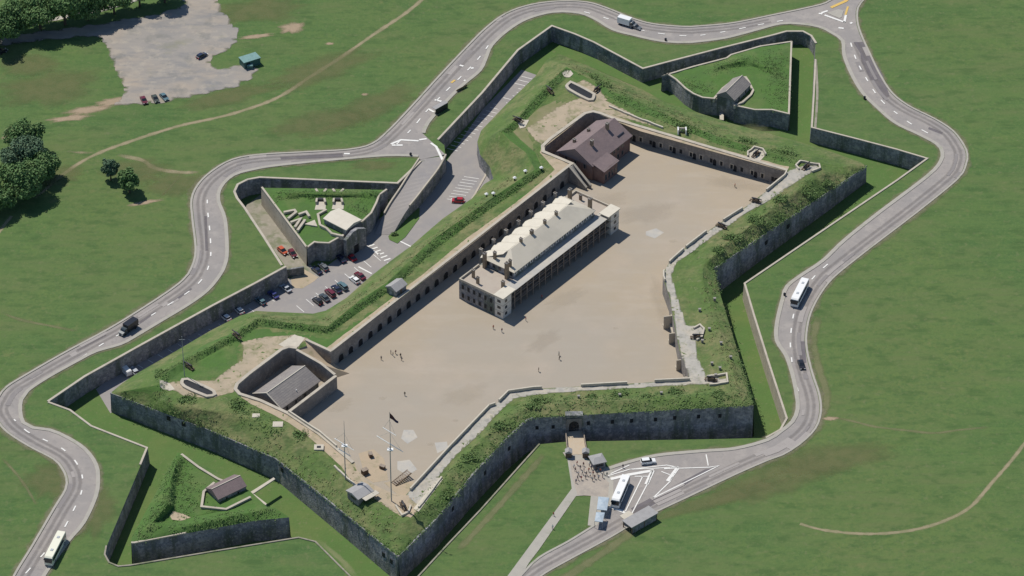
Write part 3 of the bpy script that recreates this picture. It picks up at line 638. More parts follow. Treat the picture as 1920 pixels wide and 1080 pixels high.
# ---------------------------------------------------------------- buildings
def place(name, label, cat, F_, R_, z=0.0, group=None):
    """thing whose local x runs from F_ to R_ (photograph points at height z)"""
    a = G(F_[0], F_[1], z); b = G(R_[0], R_[1], z); d = (b-a)
    return thing(name, label, cat, a, math.atan2(d.y, d.x), group), (b-a).length
def box(name, m, par, *a, t=0): 
    mb = MB(); mb.box(*a, t=t); return mb.out(name, m, par)
# barracks on the parade
bk, LU = place('barracks', 'long stone barracks with pale hipped roof, galleries and white corner towers on the parade', 'building', (941,599), (1160,428))
Lw = bk.matrix_basis; 
LV = (G(858,562)-G(941,599)).length
HT, HE, HR = 7.0, 9.7, 12.4
box('ground_storey', 'ironstone', bk, .3, LU-.3, 3.0, LV, 0, HT)
box('terrace', 'terrace_deck', bk, .7, 11.0, 3.3, LV-.4, HT, HT+.05); box('terrace', 'terrace_deck', bk, LU-8.5, LU-.7, 3.3, LV-.4, HT, HT+.05)
for a in ((.3,.7,3.0,LV,HT,HT+.8),(LU-.7,LU-.3,3.0,LV,HT,HT+.8),(.7,10,LV-.4,LV,HT,HT+.8),(LU-8.5,LU-.7,LV-.4,LV,HT,HT+.8)): box('parapet', 'coping', bk, *a)
U0, U1 = 11.0, LU-7.5
up = box('upper_storey', 'ironstone', bk, U0+.4, U1-.4, 4.1, LV-1.2, HT-.05, HE)
mb = MB(); mb.gable(U0, U1, 3.7, LV-.8, HE, HR, hip0=6.5, hip1=6.5); rf = mb.out('hip_roof', 'pale_roof', bk)
# scalloped bays along the rear eave
nb = 8; bw = (U1-U0)/nb
for i in range(nb):
    x0 = U0+i*bw+.04; mb = MB(); pr = []; ry = (3.7+LV-.8)/2; w2 = bw/2-.04; sk = 1.6 if i == 0 else (-1.6 if i == nb-1 else 0)
    for k in range(9):
        t = math.pi*k/8; pr.append((x0+w2-w2*math.cos(t), HE-.25+.42*math.sin(t)))
    V = [(x if not sk else x0+w2+sk+(x-x0-w2)*.4, ry+.5, HR-.35+(z-HE+.25)*.5) for x, z in pr] + [(x, LV+.6-.5*abs(x-x0-w2)/w2, z-.1) for x, z in pr]
    n = 9; F = [(k, k+1, k+1+n, k+n) for k in range(n-1)] + [tuple(range(n))[::-1], tuple(range(n,2*n))] + [(0, n, 2*n-1, n-1)]
    mb.add(V, F); mb.out('roof_bay', 'cream_roof', bk)
ne = int((U1-U0)/2.6)
for i in range(ne):   # windows under the front eave
    x = U0+1.2+i*(U1-U0-2.4)/(ne-1); f = box('window', 'white_paint', bk, x-.65, x+.65, 4.02, 4.1, HT+1.3, HE-.3); box('pane', 'window_glass', f, x-.3, x+.3, 3.99, 4.02, HT+1.45, HE-.45)
for i in range(5):
    y = 5.2+i*(LV-8)/4; f = box('window', 'window_glass', bk, U0+.34, U0+.4, y-.5, y+.5, HT+.7, HE-.5)
for r_ in range(2):
    for i in range(6):
        y = 4.4+i*(LV-6)/5; f = box('window', 'ironstone', bk, .22, .3, y-.7, y+.7, .9+r_*3.3, 2.9+r_*3.3); box('pane', 'dark_opening', f, .19, .22, y-.45, y+.45, 1.1+r_*3.3, 2.7+r_*3.3)
# galleries
for z in (2.5, 5.0): box('gallery_floor', 'light_timber', bk, 3.0, LU-3.2, .25, 3.0, z-.12, z+.05)
box('gallery_roof', 'concrete_walk', bk, 3.2, LU-3.6, 0, 4.08, HT+.05, HT+.25)
box('front_wall', 'ashlar', bk, 3.0, LU-3.2, 2.9, 3.0, 0, HT)
npst = 16
for i in range(npst):
    x = 6.8+i*(LU-13.6)/(npst-1); mb = MB(); mb.cyl((x,.3,0),(x,.3,HT+.05), .17, n=6); mb.out('gallery_post', 'light_timber', bk)
for z in (2.55, 5.05): box('gallery_rail', 'light_timber', bk, 6.6, LU-6.6, .24, .32, z+.85, z+.97)
for r_ in range(3):
    for i in range(14):
        x = 8.4+i*(LU-16)/13; box('gallery_door', 'dark_opening', bk, x-.5, x+.5, 2.85, 2.9, .1+r_*2.5, 2.1+r_*2.5)
for a, b in ((-.05, 6.3), (LU-6.3, LU+.05)):      # white stair towers
    tw = box('tower', 'white_render', bk, a+.35, b-1.8 if a < 10 else b-.35, -.2, 2.95, 0, HT+.95) if a < 10 else box('tower', 'white_render', bk, a+1.8, b-.35, -.2, 2.95, 0, HT+.95)
    box('cornice', 'pale_stone', tw, a+.15, b-1.6 if a < 10 else b-.15, -.4, 3.1, HT+.6, HT+.9) if a < 10 else box('cornice', 'pale_stone', tw, a+1.6, b-.15, -.4, 3.1, HT+.6, HT+.9)
    box('tower_roof', 'cream_roof', bk, a, b, -.55, 3.3, HT+.95, HT+1.15)
    for z in (2.5, 5.0): box('string_course', 'pale_stone', tw, (a+.28 if a < 10 else a+1.7), (b-1.7 if a < 10 else b-.28), -.27, 3.0, z-.1, z+.15)
    if a < 10:
        for z in (1.0, 3.4, 5.8): box('window', 'window_glass', tw, a+.3, a+.36, .7, 2.0, z, z+1.0)
        for z in (1.0, 3.4, 5.8): box('window', 'window_glass', tw, a+1.4, a+2.4, -.26, -.2, z, z+1.0)
    else:
        for z in (1.0, 3.4, 5.8): box('window', 'window_glass', tw, b-3.0, b-1.8, -.26, -.2, z, z+1.0)
def chim(par, x, y, z0, z1, s=.45, m='chimney_brick', l=.45):
    c = box('chimney', m, par, x-s, x+s, y-l, y+l, z0, z1); box('chimney_cap', 'ashlar', c, x-s-.1, x+s+.1, y-l-.1, y+l+.1, z1, z1+.18)
    for k in (-.22, .22):
        mb = MB(); mb.cyl((x,y+k,z1+.18),(x,y+k,z1+.6), .13, .1, 6); mb.out('chimney_pot', 'chimney_brick', c)
for x, y, h, s in ((4.2,LV-2.6,10.0,.3),(2.6,LV-5.6,9.4,.3),(10.4,LV-2.2,12.6,.55),(10.2,6.0,13.0,.6),(12.6,LV-4.5,12.8,.35),(12.4,6.4,12.6,.3),(5.6,3.9,9.6,.4)): chim(bk, x, y, HT, h, s)
for x, y, h, s in ((LU-6.9,LV-2.6,12.8,.6),(LU-7.0,6.4,12.8,.6),(LU-3,LV-4,9,.3)): chim(bk, x, y, HT, h, s)
for u in (.27,.40,.56,.7): 
    x = U0+(U1-U0)*u; chim(bk, x, (LV+2.1)/2+.3, HR-.5, HR+1.2, .32 if u != .4 else .5)
for i in range(7): x = U0+2+i*(U1-U0-4)/6; chim(bk, x, LV+1.3, HT-7.3, HE+1.4, .4, 'ashlar')

# brick building in the north court
nb_, LU2 = place('brick_building', 'dark red brick building with a mauve gabled roof tucked into the walled upper court', 'building', (1110,339), (1181,283))
W2 = 13.5; e2, r2 = 6.3, 10.0
mb = MB(); mb.prism([(0,0),(W2,0),(W2,e2),(W2/2,r2-.3),(0,e2)], 0, LU2); V = [(y, x, z) for x, y, z in mb.V]; mesh('brick_wall', V, [f[::-1] for f in mb.F], 'red_brick', nb_)
mb = MB(); mb.gable(-.5, LU2+.5, -.6, W2+.6, e2-.25, r2+.1); mb.out('gable_roof', 'mauve_roof', nb_)
px0, px1 = .6, 8.2
wg = box('front_wing', 'red_brick', nb_, px0, px1, -4.2, 0, 0, 5.4)
mb = MB(); mb.add([(px0-.4,-4.7,5.2),(px1+.4,-4.7,5.2),(px1+.4,.2,6.6),(px0-.4,.2,6.6),(px0-.4,-4.7,5.0),(px1+.4,-4.7,5.0),(px1+.4,.2,6.4),(px0-.4,.2,6.4)],[(0,1,2,3),(7,6,5,4),(0,4,5,1),(1,5,6,2),(2,6,7,3),(3,7,4,0)]); mb.out('wing_roof', 'mauve_roof', nb_)
for x in (1.8, 3.6, 5.4, 7.2): f = box('window', 'ashlar', nb_, x-.5, x+.5, -4.27, -4.2, 1.0, 3.2); box('pane', 'window_glass', f, x-.38, x+.38, -4.3, -4.27, 1.1, 3.1)
for x in (9.8, 12.2, 14.6, 17.0):
    for z in (.9, 3.9): f = box('window', 'ashlar', nb_, x-.5, x+.5, -.07, 0, z, z+1.7); box('pane', 'window_glass', f, x-.38, x+.38, -.1, -.07, z+.1, z+1.6)
for y in (3, 6.75, 10.5):
    f = box('window', 'ashlar', nb_, -.07, 0, y-.5, y+.5, 3.6, 5.4); box('pane', 'window_glass', f, -.1, -.07, y-.38, y+.38, 3.7, 5.3)
chim(nb_, LU2*.75, W2/2-1.2, r2-1.2, r2+1.6, .5); chim(nb_, LU2*.28, W2/2-2.2, r2-1.6, r2+.8, .45); chim(nb_, LU2*.25, W2*.82, e2+.5, e2+2.6, .35); chim(nb_, LU2*.62, W2*.82, e2+.5, e2+2.4, .35)
box('skylight', 'window_glass', nb_, LU2*.78, LU2*.94, 1.6, 2.0, e2+.9, e2+1.35)
# slate building in the south court
sb, LU3 = place('slate_building', 'low stone building under a broad slate gable roof in the sunken lower left court', 'building', (528,784), (603,730))
W3 = (G(470,758,0)-G(528,784,0)).length; e3, r3 = 3.4, 6.6
LU3 = (G(603,731)-G(528,784)).length
mb = MB(); mb.prism([(.5,0),(W3-.5,0),(W3-.5,e3),(W3/2,r3-.3),(.5,e3)], .5, LU3-.5); V = [(y, x, z) for x, y, z in mb.V]; mesh('stone_wall', V, [f[::-1] for f in mb.F], 'ironstone', sb)
mb = MB(); mb.gable(0, LU3, 0, W3, e3, r3, hip1=.6); mb.out('gable_roof', 'slate_roof', sb)
mb = MB(); mb.box(0, LU3-.5, W3/2-.15, W3/2+.15, r3-.06, r3+.1); mb.out('ridge_cap', 'pale_roof', sb)
for k in (0, 1):
    mb = MB(); V = []
    y0, y1 = (0, W3/2) if k == 0 else (W3, W3/2)
    V = [(-.12,y0,e3-.1),(.25,y0,e3-.1),(.25,y1,r3-.1),(-.12,y1,r3-.1),(-.12,y0,e3+.14),(.25,y0,e3+.14),(.25,y1,r3+.14),(-.12,y1,r3+.14)]
    mb.add(V, [(0,3,2,1),(4,5,6,7),(0,1,5,4),(1,2,6,5),(2,3,7,6),(3,0,4,7)]); mb.out('verge', 'pale_roof', sb)
for x in (3, 7, 11): f = box('window', 'ashlar', sb, x-.5, x+.5, .42, .5, 1.0, 2.4); box('pane', 'window_glass', f, x-.38, x+.38, .39, .42, 1.1, 2.3)
box('door', 'timber', sb, .42, .5, W3/2-.6, W3/2+.6, 0, 2.2)
mb = MB(); mb.cyl((8.5,1.6,e3+.4),(8.5,1.6,e3+1.4), .15, n=6); mb.out('vent_pipe', 'white_paint', sb)
# walls around the courts
def wall(label, pts, a, b, h0, m='ashlar', cope='coping', name='court_wall', cw_=.12, cat='wall'):
    P = GL(pts); t = thing(name, label, cat, (P[0].x, P[0].y, h0))
    mb = MB(); Q = dens(P, 2); N = normals(Q); V = []
    for p, q in zip(Q, N):
        for o, z in ((a,h0),(b,h0),(b,p.z),(a,p.z)): V.append((p.x+q.x*o, p.y+q.y*o, z))
    n = len(Q); F = []
    for i in range(n-1):
        for k in range(4): F.append((i*4+k, i*4+(k+1)%4, (i+1)*4+(k+1)%4, (i+1)*4+k))
    F += [(3,2,1,0), (4*n-4,4*n-3,4*n-2,4*n-1)]
    mb.add(V, F); mb.out('masonry', m, t, world=True)
    mb = MB(); band(mb, Q, a-cw_, b+cw_, .0, .22); mb.out('coping', cope, t, world=True); return t
wall('thin pale topped wall along the open front of the sunken lower left court', [(541,773,5.2),(630,705,5.2)], -.35, .35, -.1)
wall('wall between the lower court and the ramp down to the parade', [(556,656,6.2),(602,682,6.0),(628,703,5.4)], -.3, .3, -.1)
wall('left sloping wall of the stair beside the brick building', [(1068,313,6.2),(1100,352,1.0)], -.3, .3, -.1, name='stair_wall')
wall('right sloping wall of the stair beside the brick building', [(1076,308,6.4),(1108,348,1.2)], -.3, .3, -.1, name='stair_wall')
st = thing('stair', 'narrow stone stair descending to the parade beside the brick building', 'stairs', G(1104,350)); a = G(1072,311,6.0); b = G(1104,350,.1); mb = MB()
d = (b-a); 
for i in range(24):
    p = a + d*(i/24); q = a + d*((i+1)/24); band(mb, [Vector((p.x,p.y,p.z)), Vector((q.x,q.y,p.z))], -.55, .55, -p.z-.05, 0)
mb.out('steps', 'concrete_walk', st, world=True)
# ramp to the parade by the court
pr_ = thing('parade_ramp', 'earth ramp down to the parade between the lower court and the long curtain wall', 'ramp', G(640,700)); mb = MB()
T = GL([(572,640,6.02),(588,650,5.0),(612,670,2.6),(640,692,.08),(655,700,.05),(630,708,.05),(600,682,4.3),(575,665,5.6),(556,654,6.02)])
V = list(T)+[(p.x,p.y,-.2) for p in T]; n = len(T)
tr = [tuple(f) for f in geometry.tessellate_polygon([[Vector((p.x,p.y,0)) for p in T]])]
mb.add(V, fixnorm(V, tr)+[(i,(i+1)%n,(i+1)%n+n,i+n) for i in range(n)]); mb.out('surface', 'soil_path', pr_, world=True)

# guardhouses on the ravelins
def guardhouse(label, F_, R_, W, e, r, roofm, wallm, z, hip=0, cat='guardhouse', base=1.2, L=None, chm=True):
    t, L_ = place('guardhouse', label, cat, F_, R_, z); L = L or L_
    mb = MB(); mb.prism([(.2,-base),(W-.2,-base),(W-.2,e),(W/2,r-.15),(.2,e)], .2, L-.2); V = [(y, x, zz) for x, y, zz in mb.V]; mesh('stone_wall', V, [f[::-1] for f in mb.F], wallm, t)
    mb = MB(); mb.gable(0, L, 0, W, e, r, hip0=hip, hip1=0); mb.out('gable_roof', roofm, t)
    mb = MB(); mb.box(hip, L, W/2-.12, W/2+.12, r-.05, r+.09); mb.out('ridge_cap', 'pale_roof', t)
    for x in (L*.3, L*.7): f = box('window', 'ashlar', t, x-.45, x+.45, .13, .2, e-1.7, e-.6); box('pane', 'dark_opening', f, x-.3, x+.3, .1, .13, e-1.6, e-.7)
    return t
guardhouse('long mauve roofed guardhouse set in a pale walled pit on the lower left ravelin', (410,952), (464,926), 6.6, 3.0, 4.8, 'mauve_roof', 'ironstone', 0)
guardhouse('grey slate roofed guardhouse rising from the gorge wall of the upper ravelin', (1377,199), (1408,168), 7.0, 2.2, 4.6, 'slate_roof', 'ironstone', 1, base=7)
t = place('magazine', 'pale flat roofed concrete magazine with a dark side on the car park ravelin', 'bunker', (645,440), (606,420), 1)[0]
L = (G(645,440,1)-G(606,420,1)).length; mb = MB(); mb.gable(-1, L, -7.5, 0, 2.2, 3.0, th=.3); mb.out('roof', 'cream_roof', t); box('concrete_wall', 'ironstone', t, -.7, L-.3, -7.2, -.2, -1.5, 2.0)
g = place('gable_front', 'dark stone gable with a peaked top in the front wall of the car park ravelin', 'gatehouse', (648,470), (685,447), -3)
L = g[1]; mb = MB(); mb.prism([(0,-3.2),(L,-3.2),(L,4.1),(L*.62,5.8),(L*.38,5.8),(0,4.1)], -.4, .8); mb.out('stone_wall', 'ironstone', g[0])
mb = MB(); mb.box(L/2-1, L/2+1, -.46, -.4, -3, .2); mb.out('door', 'dark_opening', g[0])
wall('pale wall around the pit of the lower left guardhouse', [(402,905,2.2),(382,922,2.2),(378,950,2.2),(424,955,2.2),(470,932,2.2)], -.25, .25, .5, 'pale_stone', name='pit_wall')
wall('pale curved wall beside the upper ravelin guardhouse', [(1338,186,1.5),(1355,166,1.5),(1380,147,1.5),(1398,145,1.5),(1403,152,1.5),(1412,170,1.5),(1408,178,1.5),(1392,192,1.5),(1376,198,1.5)], -.25, .25, .2, 'pale_stone', name='pit_wall')
wall('angular pale wall at the end of the magazine on the car park ravelin', [(612,393,1.6),(596,402,1.6),(600,422,1.6),(612,428,1.6),(622,438,1.6),(644,443,1.6)], -.25, .25, .2, 'pale_stone', name='pit_wall')
wall('low pale wall from the lower left ravelin tip to its guardhouse', [(340,852,1.9),(372,876,1.9),(408,898,1.9),(425,905,1.9)], -.25, .25, .6, 'pale_stone', name='gorge_wall')
def slab(name, label, cat, polys, z0, z1, m, part='slab'):
    P = GL(polys[0], z1); t = thing(name, label, cat, (P[0].x, P[0].y, z0))
    for q in polys:
        Q = GL(q, z1); V = [(p.x,p.y,z1) for p in Q]+[(p.x,p.y,z0) for p in Q]; n = len(Q)
        tr = fixnorm(V, [tuple(f) for f in geometry.tessellate_polygon([[Vector((p.x,p.y,0)) for p in Q]])])
        mb = MB(); mb.add(V, tr+[(i,(i+1)%n,(i+1)%n+n,i+n) for i in range(n)]); mb.out(part, m, t, world=True)
    return t
for q, lb in (([(594,378),(590,393),(610,393),(612,377),(606,374)], 'left concrete gun emplacement on the car park ravelin'), ([(626,376),(622,392),(644,392),(645,376),(640,374)], 'right concrete gun emplacement on the car park ravelin')):
    t = slab('gun_emplacement', lb, 'emplacement', [q], .5, 1.15, 'pale_stone')
    x = q[0][0]; 
    for s_ in ([(x-1,378,2.2),(x,371,2.2)], [(x+14,371,2.2),(x+16,378,2.2)]):
        mb = MB(); band(mb, dens(GL(s_), 2), -.3, .3, -1.3, 0); mb.out('side_wall', 'coping', t, world=True)
    for s_ in ([(x-2,354,1.6),(x+4,363,1.6)], [(x+10,363,1.6),(x+18,354,1.6)]):
        mb = MB(); band(mb, dens(GL(s_), 2), -.35, .35, -.8, .1); mb.out('embrasure_cheek', 'coping', t, world=True)
    mb = MB(); band(mb, dens(GL([(x+2,372,1.9),(x+12,372,1.9)]), 2), -.5, .5, -1, 0); mb.out('front_wall', 'iron', t, world=True)
for pts, lb in (([(532,398,1.7),(552,394,1.7),(555,398,1.7),(540,410,1.7)], 'upper zigzag pale wall left of the magazine'), ([(545,417,1.7),(564,410,1.7),(553,426,1.7)], 'middle zigzag pale wall on the car park ravelin'), ([(572,412,1.7),(558,432,1.7)], 'lowest short pale wall on the car park ravelin'),
                ([(560,402,1.7),(574,397,1.7),(580,406,1.7)], 'small bent pale wall between the zigzags and the gun emplacements')):
    wall(lb, pts, -.3, .3, .5, 'pale_stone', name='traverse_wall')
slab('concrete_apron', 'pale triangular concrete apron on the car park ravelin', 'apron', [[(571,420),(590,412),(595,424)]], .5, 1.35, 'pale_stone')
slab('gorge_steps', 'short pale steps below the upper ravelin guardhouse', 'stairs', [[(1349,212),(1357,212),(1357,225),(1350,224)]], -6, -3.5, 'pale_stone', 'flight')
slab('plank_bridge', 'narrow pale footbridge from the lower left guardhouse to the dark scarp', 'footbridge', [[(470,922),(474,926),(516,898),(513,895)]], -1.2, -.8, 'pale_stone', 'deck')
slab('garden_wall', 'short pale strip wall beside the lower left guardhouse', 'wall', [[(476,926),(500,944),(498,947),(473,929)]], -.5, 1.0, 'pale_stone', 'masonry')

# sunken magazines on the bastions: coping rim around a dark pit
def pit(label, pts, z):
    P = catmull(GL(pts, z), 1.0, True); c = sum(P, Vector())/len(P); t = thing('sunken_stair', label, 'sunken pit', (c.x,c.y,z-2))
    mb = MB(); band(mb, P, -.5, .5, -.7, .45, True); mb.out('coping', 'coping', t, world=True)
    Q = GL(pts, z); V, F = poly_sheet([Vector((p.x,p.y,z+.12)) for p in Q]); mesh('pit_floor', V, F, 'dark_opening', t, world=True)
pit('long dark stairwell with a pale stone rim on the lower left bastion', [(343,713),(352,712),(401,735),(398,743),(388,744),(345,725)], 6)
pit('long dark stairwell with a pale stone rim on the upper left bastion', [(1064,160),(1070,155),(1114,178),(1113,184),(1104,188),(1066,168)], 6.2)
# small huts
def hut(label, F_, R_, z, W, e, r, roofm, wallm, name='hut', cat='hut', base=.8):
    t, L = place(name, label, cat, F_, R_, z); mb = MB(); mb.prism([(.15,-base),(W-.15,-base),(W-.15,e),(W/2,r-.1),(.15,e)], .15, L-.15); V = [(y,x,zz) for x,y,zz in mb.V]; mesh('wall', V, [f[::-1] for f in mb.F], wallm, t)
    mb = MB(); mb.gable(-.2, L+.2, -.2, W+.2, e, r, th=.14); mb.out('roof', roofm, t); box('door', 'timber', t, L*.4, L*.4+.9, .08, .15, 0, 1.9 if e > 2 else e-.1)
    return t
hut('small grey gabled stone hut standing on the long curtain rampart', (743,557), (763,543), 6, 4.2, 2.1, 3.3, 'grey_roofing', 'ironstone', 'stone_hut')
t = hut('pale grey roofed lookout hut at the lower tip of the rampart walk', (672,946), (700,930), 5.9, 5.2, 2.0, 2.7, 'grey_roofing', 'ashlar', 'signal_hut')
box('lean_to_roof', 'pale_roof', t, 1.2, 6.4, -1.9, -.1, 1.75, 1.9); box('side_window', 'window_glass', t, .06, .14, 1.4, 3.4, .6, 1.6)
t, L = place('ticket_booth', 'small grey roofed booth beside the crowd and the end of the bus park', 'booth', (1112,884), (1138,878)); 
box('wall', 'ironstone', t, .4, L-.4, .4, 3.8, 0, 2.5); mb = MB(); mb.gable(0, L, 0, 4.3, 2.5, 3.2, hip0=1.2, hip1=1.2); mb.out('hipped_roof', 'grey_roofing', t); box('counter_window', 'window_glass', t, 1, L-1, .33, .4, 1, 2)
t, L = place('bus_shelter', 'long flat roofed shelter on the grass edge across the road from the bus park', 'shelter', (1184,1003), (1234,975)); 
box('roof', 'grey_roofing', t, 0, L, 0, 4.2, 2.5, 2.72)
for x in (.4, L/2, L-.4):
    for y in (.3, 3.9): mb = MB(); mb.box(x-.12, x+.12, y-.12, y+.12, 0, 2.5); mb.out('post', 'timber', t)
box('back_wall', 'ironstone', t, .3, L-.3, .25, .4, 0, 2.5); box('bench', 'light_timber', t, 1, L-1, .6, 1.1, .4, .5)
box('porch_roof', 'pale_stone', t, 1.0, 4.6, 4.2, 6.4, 2.3, 2.45)
t, L = place('utility_shed', 'dark green shed with a pale green roof at the edge of the gravel lot', 'shed', (458,131), (490,121)); box('wall', 'green_metal', t, .2, L-.2, .2, 4, 0, 2.6)
box('roof', 'pale_green_metal', t, 0, L, 0, 4.2, 2.6, 2.8); box('door', 'dark_opening', t, 1.0, 2.4, .14, .2, 0, 2.1)
t = thing('dumpster', 'small dark green round topped bin in front of the green shed', 'bin', G(469,128)); mb = MB(); mb.box(-1,1,-.8,.8,0,1.4); mb.out('body', 'green_metal', t); mb = MB(); mb.box(-1.05,1.05,-.85,.85,1.4,1.6,t=.2); mb.out('lid', 'pale_green_metal', t)
# canopies by the bus park
for pts, lb in (([(1122,931),(1142,933),(1138,957),(1119,955)], 'upper pale blue canvas canopy beside the white coach'), ([(1118,960),(1134,961),(1130,979),(1115,977)], 'lower pale blue canvas canopy beside the bus park entrance')):
    P = GL(pts, 2.6); c = sum(P, Vector())/len(P); t = thing('canopy', lb, 'canopy', (c.x,c.y,0)); n = len(P)
    V = list(P)+[(c.x,c.y,2.95)]+[(p.x,p.y,2.45) for p in P]
    mb = MB(); mb.add(V, [(i,(i+1)%n,n) for i in range(n)]+[(n+1+i,n+1+(i+1)%n,(i+1)%n,i) for i in range(n)]+[tuple(range(n+1,2*n+1))]); mb.out('cloth', 'blue_canopy', t, world=True)
    for p in P: mb = MB(); mb.cyl((p.x,p.y,0),(p.x,p.y,2.5),.06,n=6); mb.out('pole', 'mast_paint', t, world=True)

# ---------------------------------------------------------------- masts and flag
def mast(label, base, z, h, yards, flag=False, lean=0):
    b = G(base[0], base[1], z); t = thing('flag_mast', label, 'mast', b)
    mb = MB(); mb.cyl((0,0,-.5),(0,0,h*.62),.17,.12,8); mb.out('lower_mast', 'mast_paint', t)
    mb = MB(); mb.cyl((.15,0,h*.56),(.15,0,h),.10,.05,8); mb.out('top_mast', 'mast_paint', t)
    mb = MB(); mb.box(-.8,.9,-.6,.6,h*.58,h*.585+.1); mb.out('crosstrees', 'white_paint', t)
    for zz, l, an in yards:
        d = Vector((math.cos(an), math.sin(an), 0)); mb = MB(); mb.cyl(d*-l+Vector((0,-.2,zz)), d*l+Vector((0,-.2,zz)), .13, .09, 6); mb.out('yard', 'white_paint', t)
        mb = MB(); mb.cyl(d*-l*.9+Vector((0,-.2,zz)), Vector((0,0,zz+4)), .03, .03, 4); mb.cyl(d*l*.9+Vector((0,-.2,zz)), Vector((0,0,zz+4)), .03, .03, 4); mb.out('stay', 'mast_paint', t)
    if flag:
        V = []; nx, nz = 12, 6
        for i in range(nx+1):
            for j in range(nz+1):
                u = i/nx; v = j/nz; V.append((.2+u*2.4, .3*math.sin(u*7)*u-1.6*u, h-.4-v*(1.9-1.2*u)-1.9*u))
        F = [(i*(nz+1)+j, (i+1)*(nz+1)+j, (i+1)*(nz+1)+j+1, i*(nz+1)+j+1) for i in range(nx) for j in range(nz)]
        V2 = V+[(x,y+.03,z) for x,y,z in V]; m_ = len(V); F2 = F+[tuple(k+m_ for k in f[::-1]) for f in F]
        mesh('flag', V2, F2, 'flag_cloth', t, smooth=True)
    return t
mast('tallest mast, with white yards and a dark flag, at the lower tip of the parade', (734,940), 6, 33, [(21.5,5.2,-.75),(26,2.6,-.75)], True)
mast('second signal mast with white yards left of the main flag mast', (648,900), 6, 22, [(13.5,3.9,-.75),(10.5,2.6,-.75)])
for b, h, z, lb in (((346,705),15,6,'thin pale pole beside the gun on the lower left bastion'),((1020,500),0,0,'')):
    if h: t = thing('thin_pole', lb, 'pole', G(b[0],b[1],z)); mb = MB(); mb.cyl((0,0,0),(0,0,h),.14,.08,6); mb.out('shaft','mast_paint',t); mb = MB(); mb.cyl((-.9,0,h-1.2),(.9,0,h-1.2),.08,n=5); mb.out('crossbar','mast_paint',t)
# timber stairs and racks at the lower tip of the parade
t, L = place('timber_stair', 'weathered timber stair leaning by the lower tip of the parade', 'stairs', (742,912), (772,896))
for y in (0, 1.9): mb = MB(); mb.add([(0,y,0),(L,y,1.6),(L,y+.15,1.6),(0,y+.15,0),(0,y,.3),(L,y,1.95),(L,y+.15,1.95),(0,y+.15,.3)],[(0,3,2,1),(4,5,6,7),(0,1,5,4),(1,2,6,5),(2,3,7,6),(3,0,4,7)]); mb.out('stringer', 'timber', t)
for i in range(9): x = L*(i+.5)/9; mb = MB(); mb.box(x-.25,x+.25,.15,1.9,.25+i*.19,.33+i*.19); mb.out('tread', 'light_timber', t)
def shed_small(label, p, w, l, h, rz, m='timber'):
    t = thing('crate_stack', label, 'crate', G(*p), rz); mb = MB(); mb.box(-w,w,-l,l,0,h,t=.04); mb.out('box', m, t); mb = MB(); mb.box(-w-.08,w+.08,-l-.08,l+.08,h,h+.1); mb.out('lid', 'light_timber', t)
shed_small('dark timber crate against the rampart wall at the lower tip of the parade', (684,888), .9, .7, 1.6, .6); shed_small('small timber crate furthest up the parade near the lower tip', (695,856), .5, .7, 1.2, .3); shed_small('timber crate in the middle of the lower tip of the parade', (717,878), .8, .5, 1.0, -.5)
for pts, z, lb in (([(757,806),(775,806),(783,820),(764,832),(752,822)],.02,''),([(745,865),(768,862),(782,880),(765,892),(745,880)],.02,''),([(815,830),(838,828),(840,840),(820,850)],.02,''),([(1211,434),(1230,428),(1245,436),(1228,447),(1211,441)],.02,''),([(672,850),(700,842),(720,860),(728,900),(700,905),(685,895)],.015,''),
                   ([(720,905),(760,940),(775,930),(790,905),(745,900)],.03,'')):
    V, F = poly_sheet(GL(pts, z)); setp(mesh('worn_paving', V, F, 'soil_path' if pts[0][0] in (672,720) else 'pale_gravel' if 'pale_gravel' in MATS else 'concrete_walk'), kind='structure')

# ---------------------------------------------------------------- worn grass, trails, gravel lot
FZ = [.006]
def faded(name, m, shapes, z=.03):
    """shapes: ('line', pts, width) or ('blob', cx, cy, rx, ry in metres, turn)"""
    V = []; F = []; A = []
    rnd = random.Random(11)
    for s in shapes:
        FZ[0] += .0012; z = FZ[0]
        if s[0] == 'line':
            P = catmull(GL(s[1]), 1.5); N = normals(P); n0 = len(V); w_ = s[2]
            for i, (p, q) in enumerate(zip(P, N)):
                e = min(1, i/4, (len(P)-1-i)/4) if len(s) < 4 else 1; ww = w_*rnd.uniform(.8,1.2)
                for o, a in ((-1,0),(-.35,1),(.35,1),(1,0)): V.append((p.x+q.x*o*ww, p.y+q.y*o*ww, z)); A.append(a*e*.95)
            F += [(n0+4*i+k, n0+4*i+k+1, n0+4*i+k+5, n0+4*i+k+4) for i in range(len(P)-1) for k in range(3)]
        else:
            _, cx, cy, rx, ry, tr = s; c = G(cx, cy); n0 = len(V); V.append((c.x,c.y,z)); A.append(1); n = 22; ph = [rnd.uniform(.75,1.2) for _ in range(n)]
            for r_, a in ((.5,.8),(1,0)):
                for i in range(n):
                    t = 2*math.pi*i/n; x = math.cos(t)*rx*r_*ph[i]; y = math.sin(t)*ry*r_*ph[i]
                    V.append((c.x+x*math.cos(tr)-y*math.sin(tr), c.y+x*math.sin(tr)+y*math.cos(tr), z)); A.append(a)
            F += [(n0, n0+1+i, n0+1+(i+1)%n) for i in range(n)] + [(n0+1+i, n0+1+n+i, n0+1+n+(i+1)%n, n0+1+(i+1)%n) for i in range(n)]
    o = mesh(name, V, F, m); at = o.data.attributes.new('fade', 'FLOAT', 'POINT'); at.data.foreach_set('value', A); return setp(o, kind='structure')
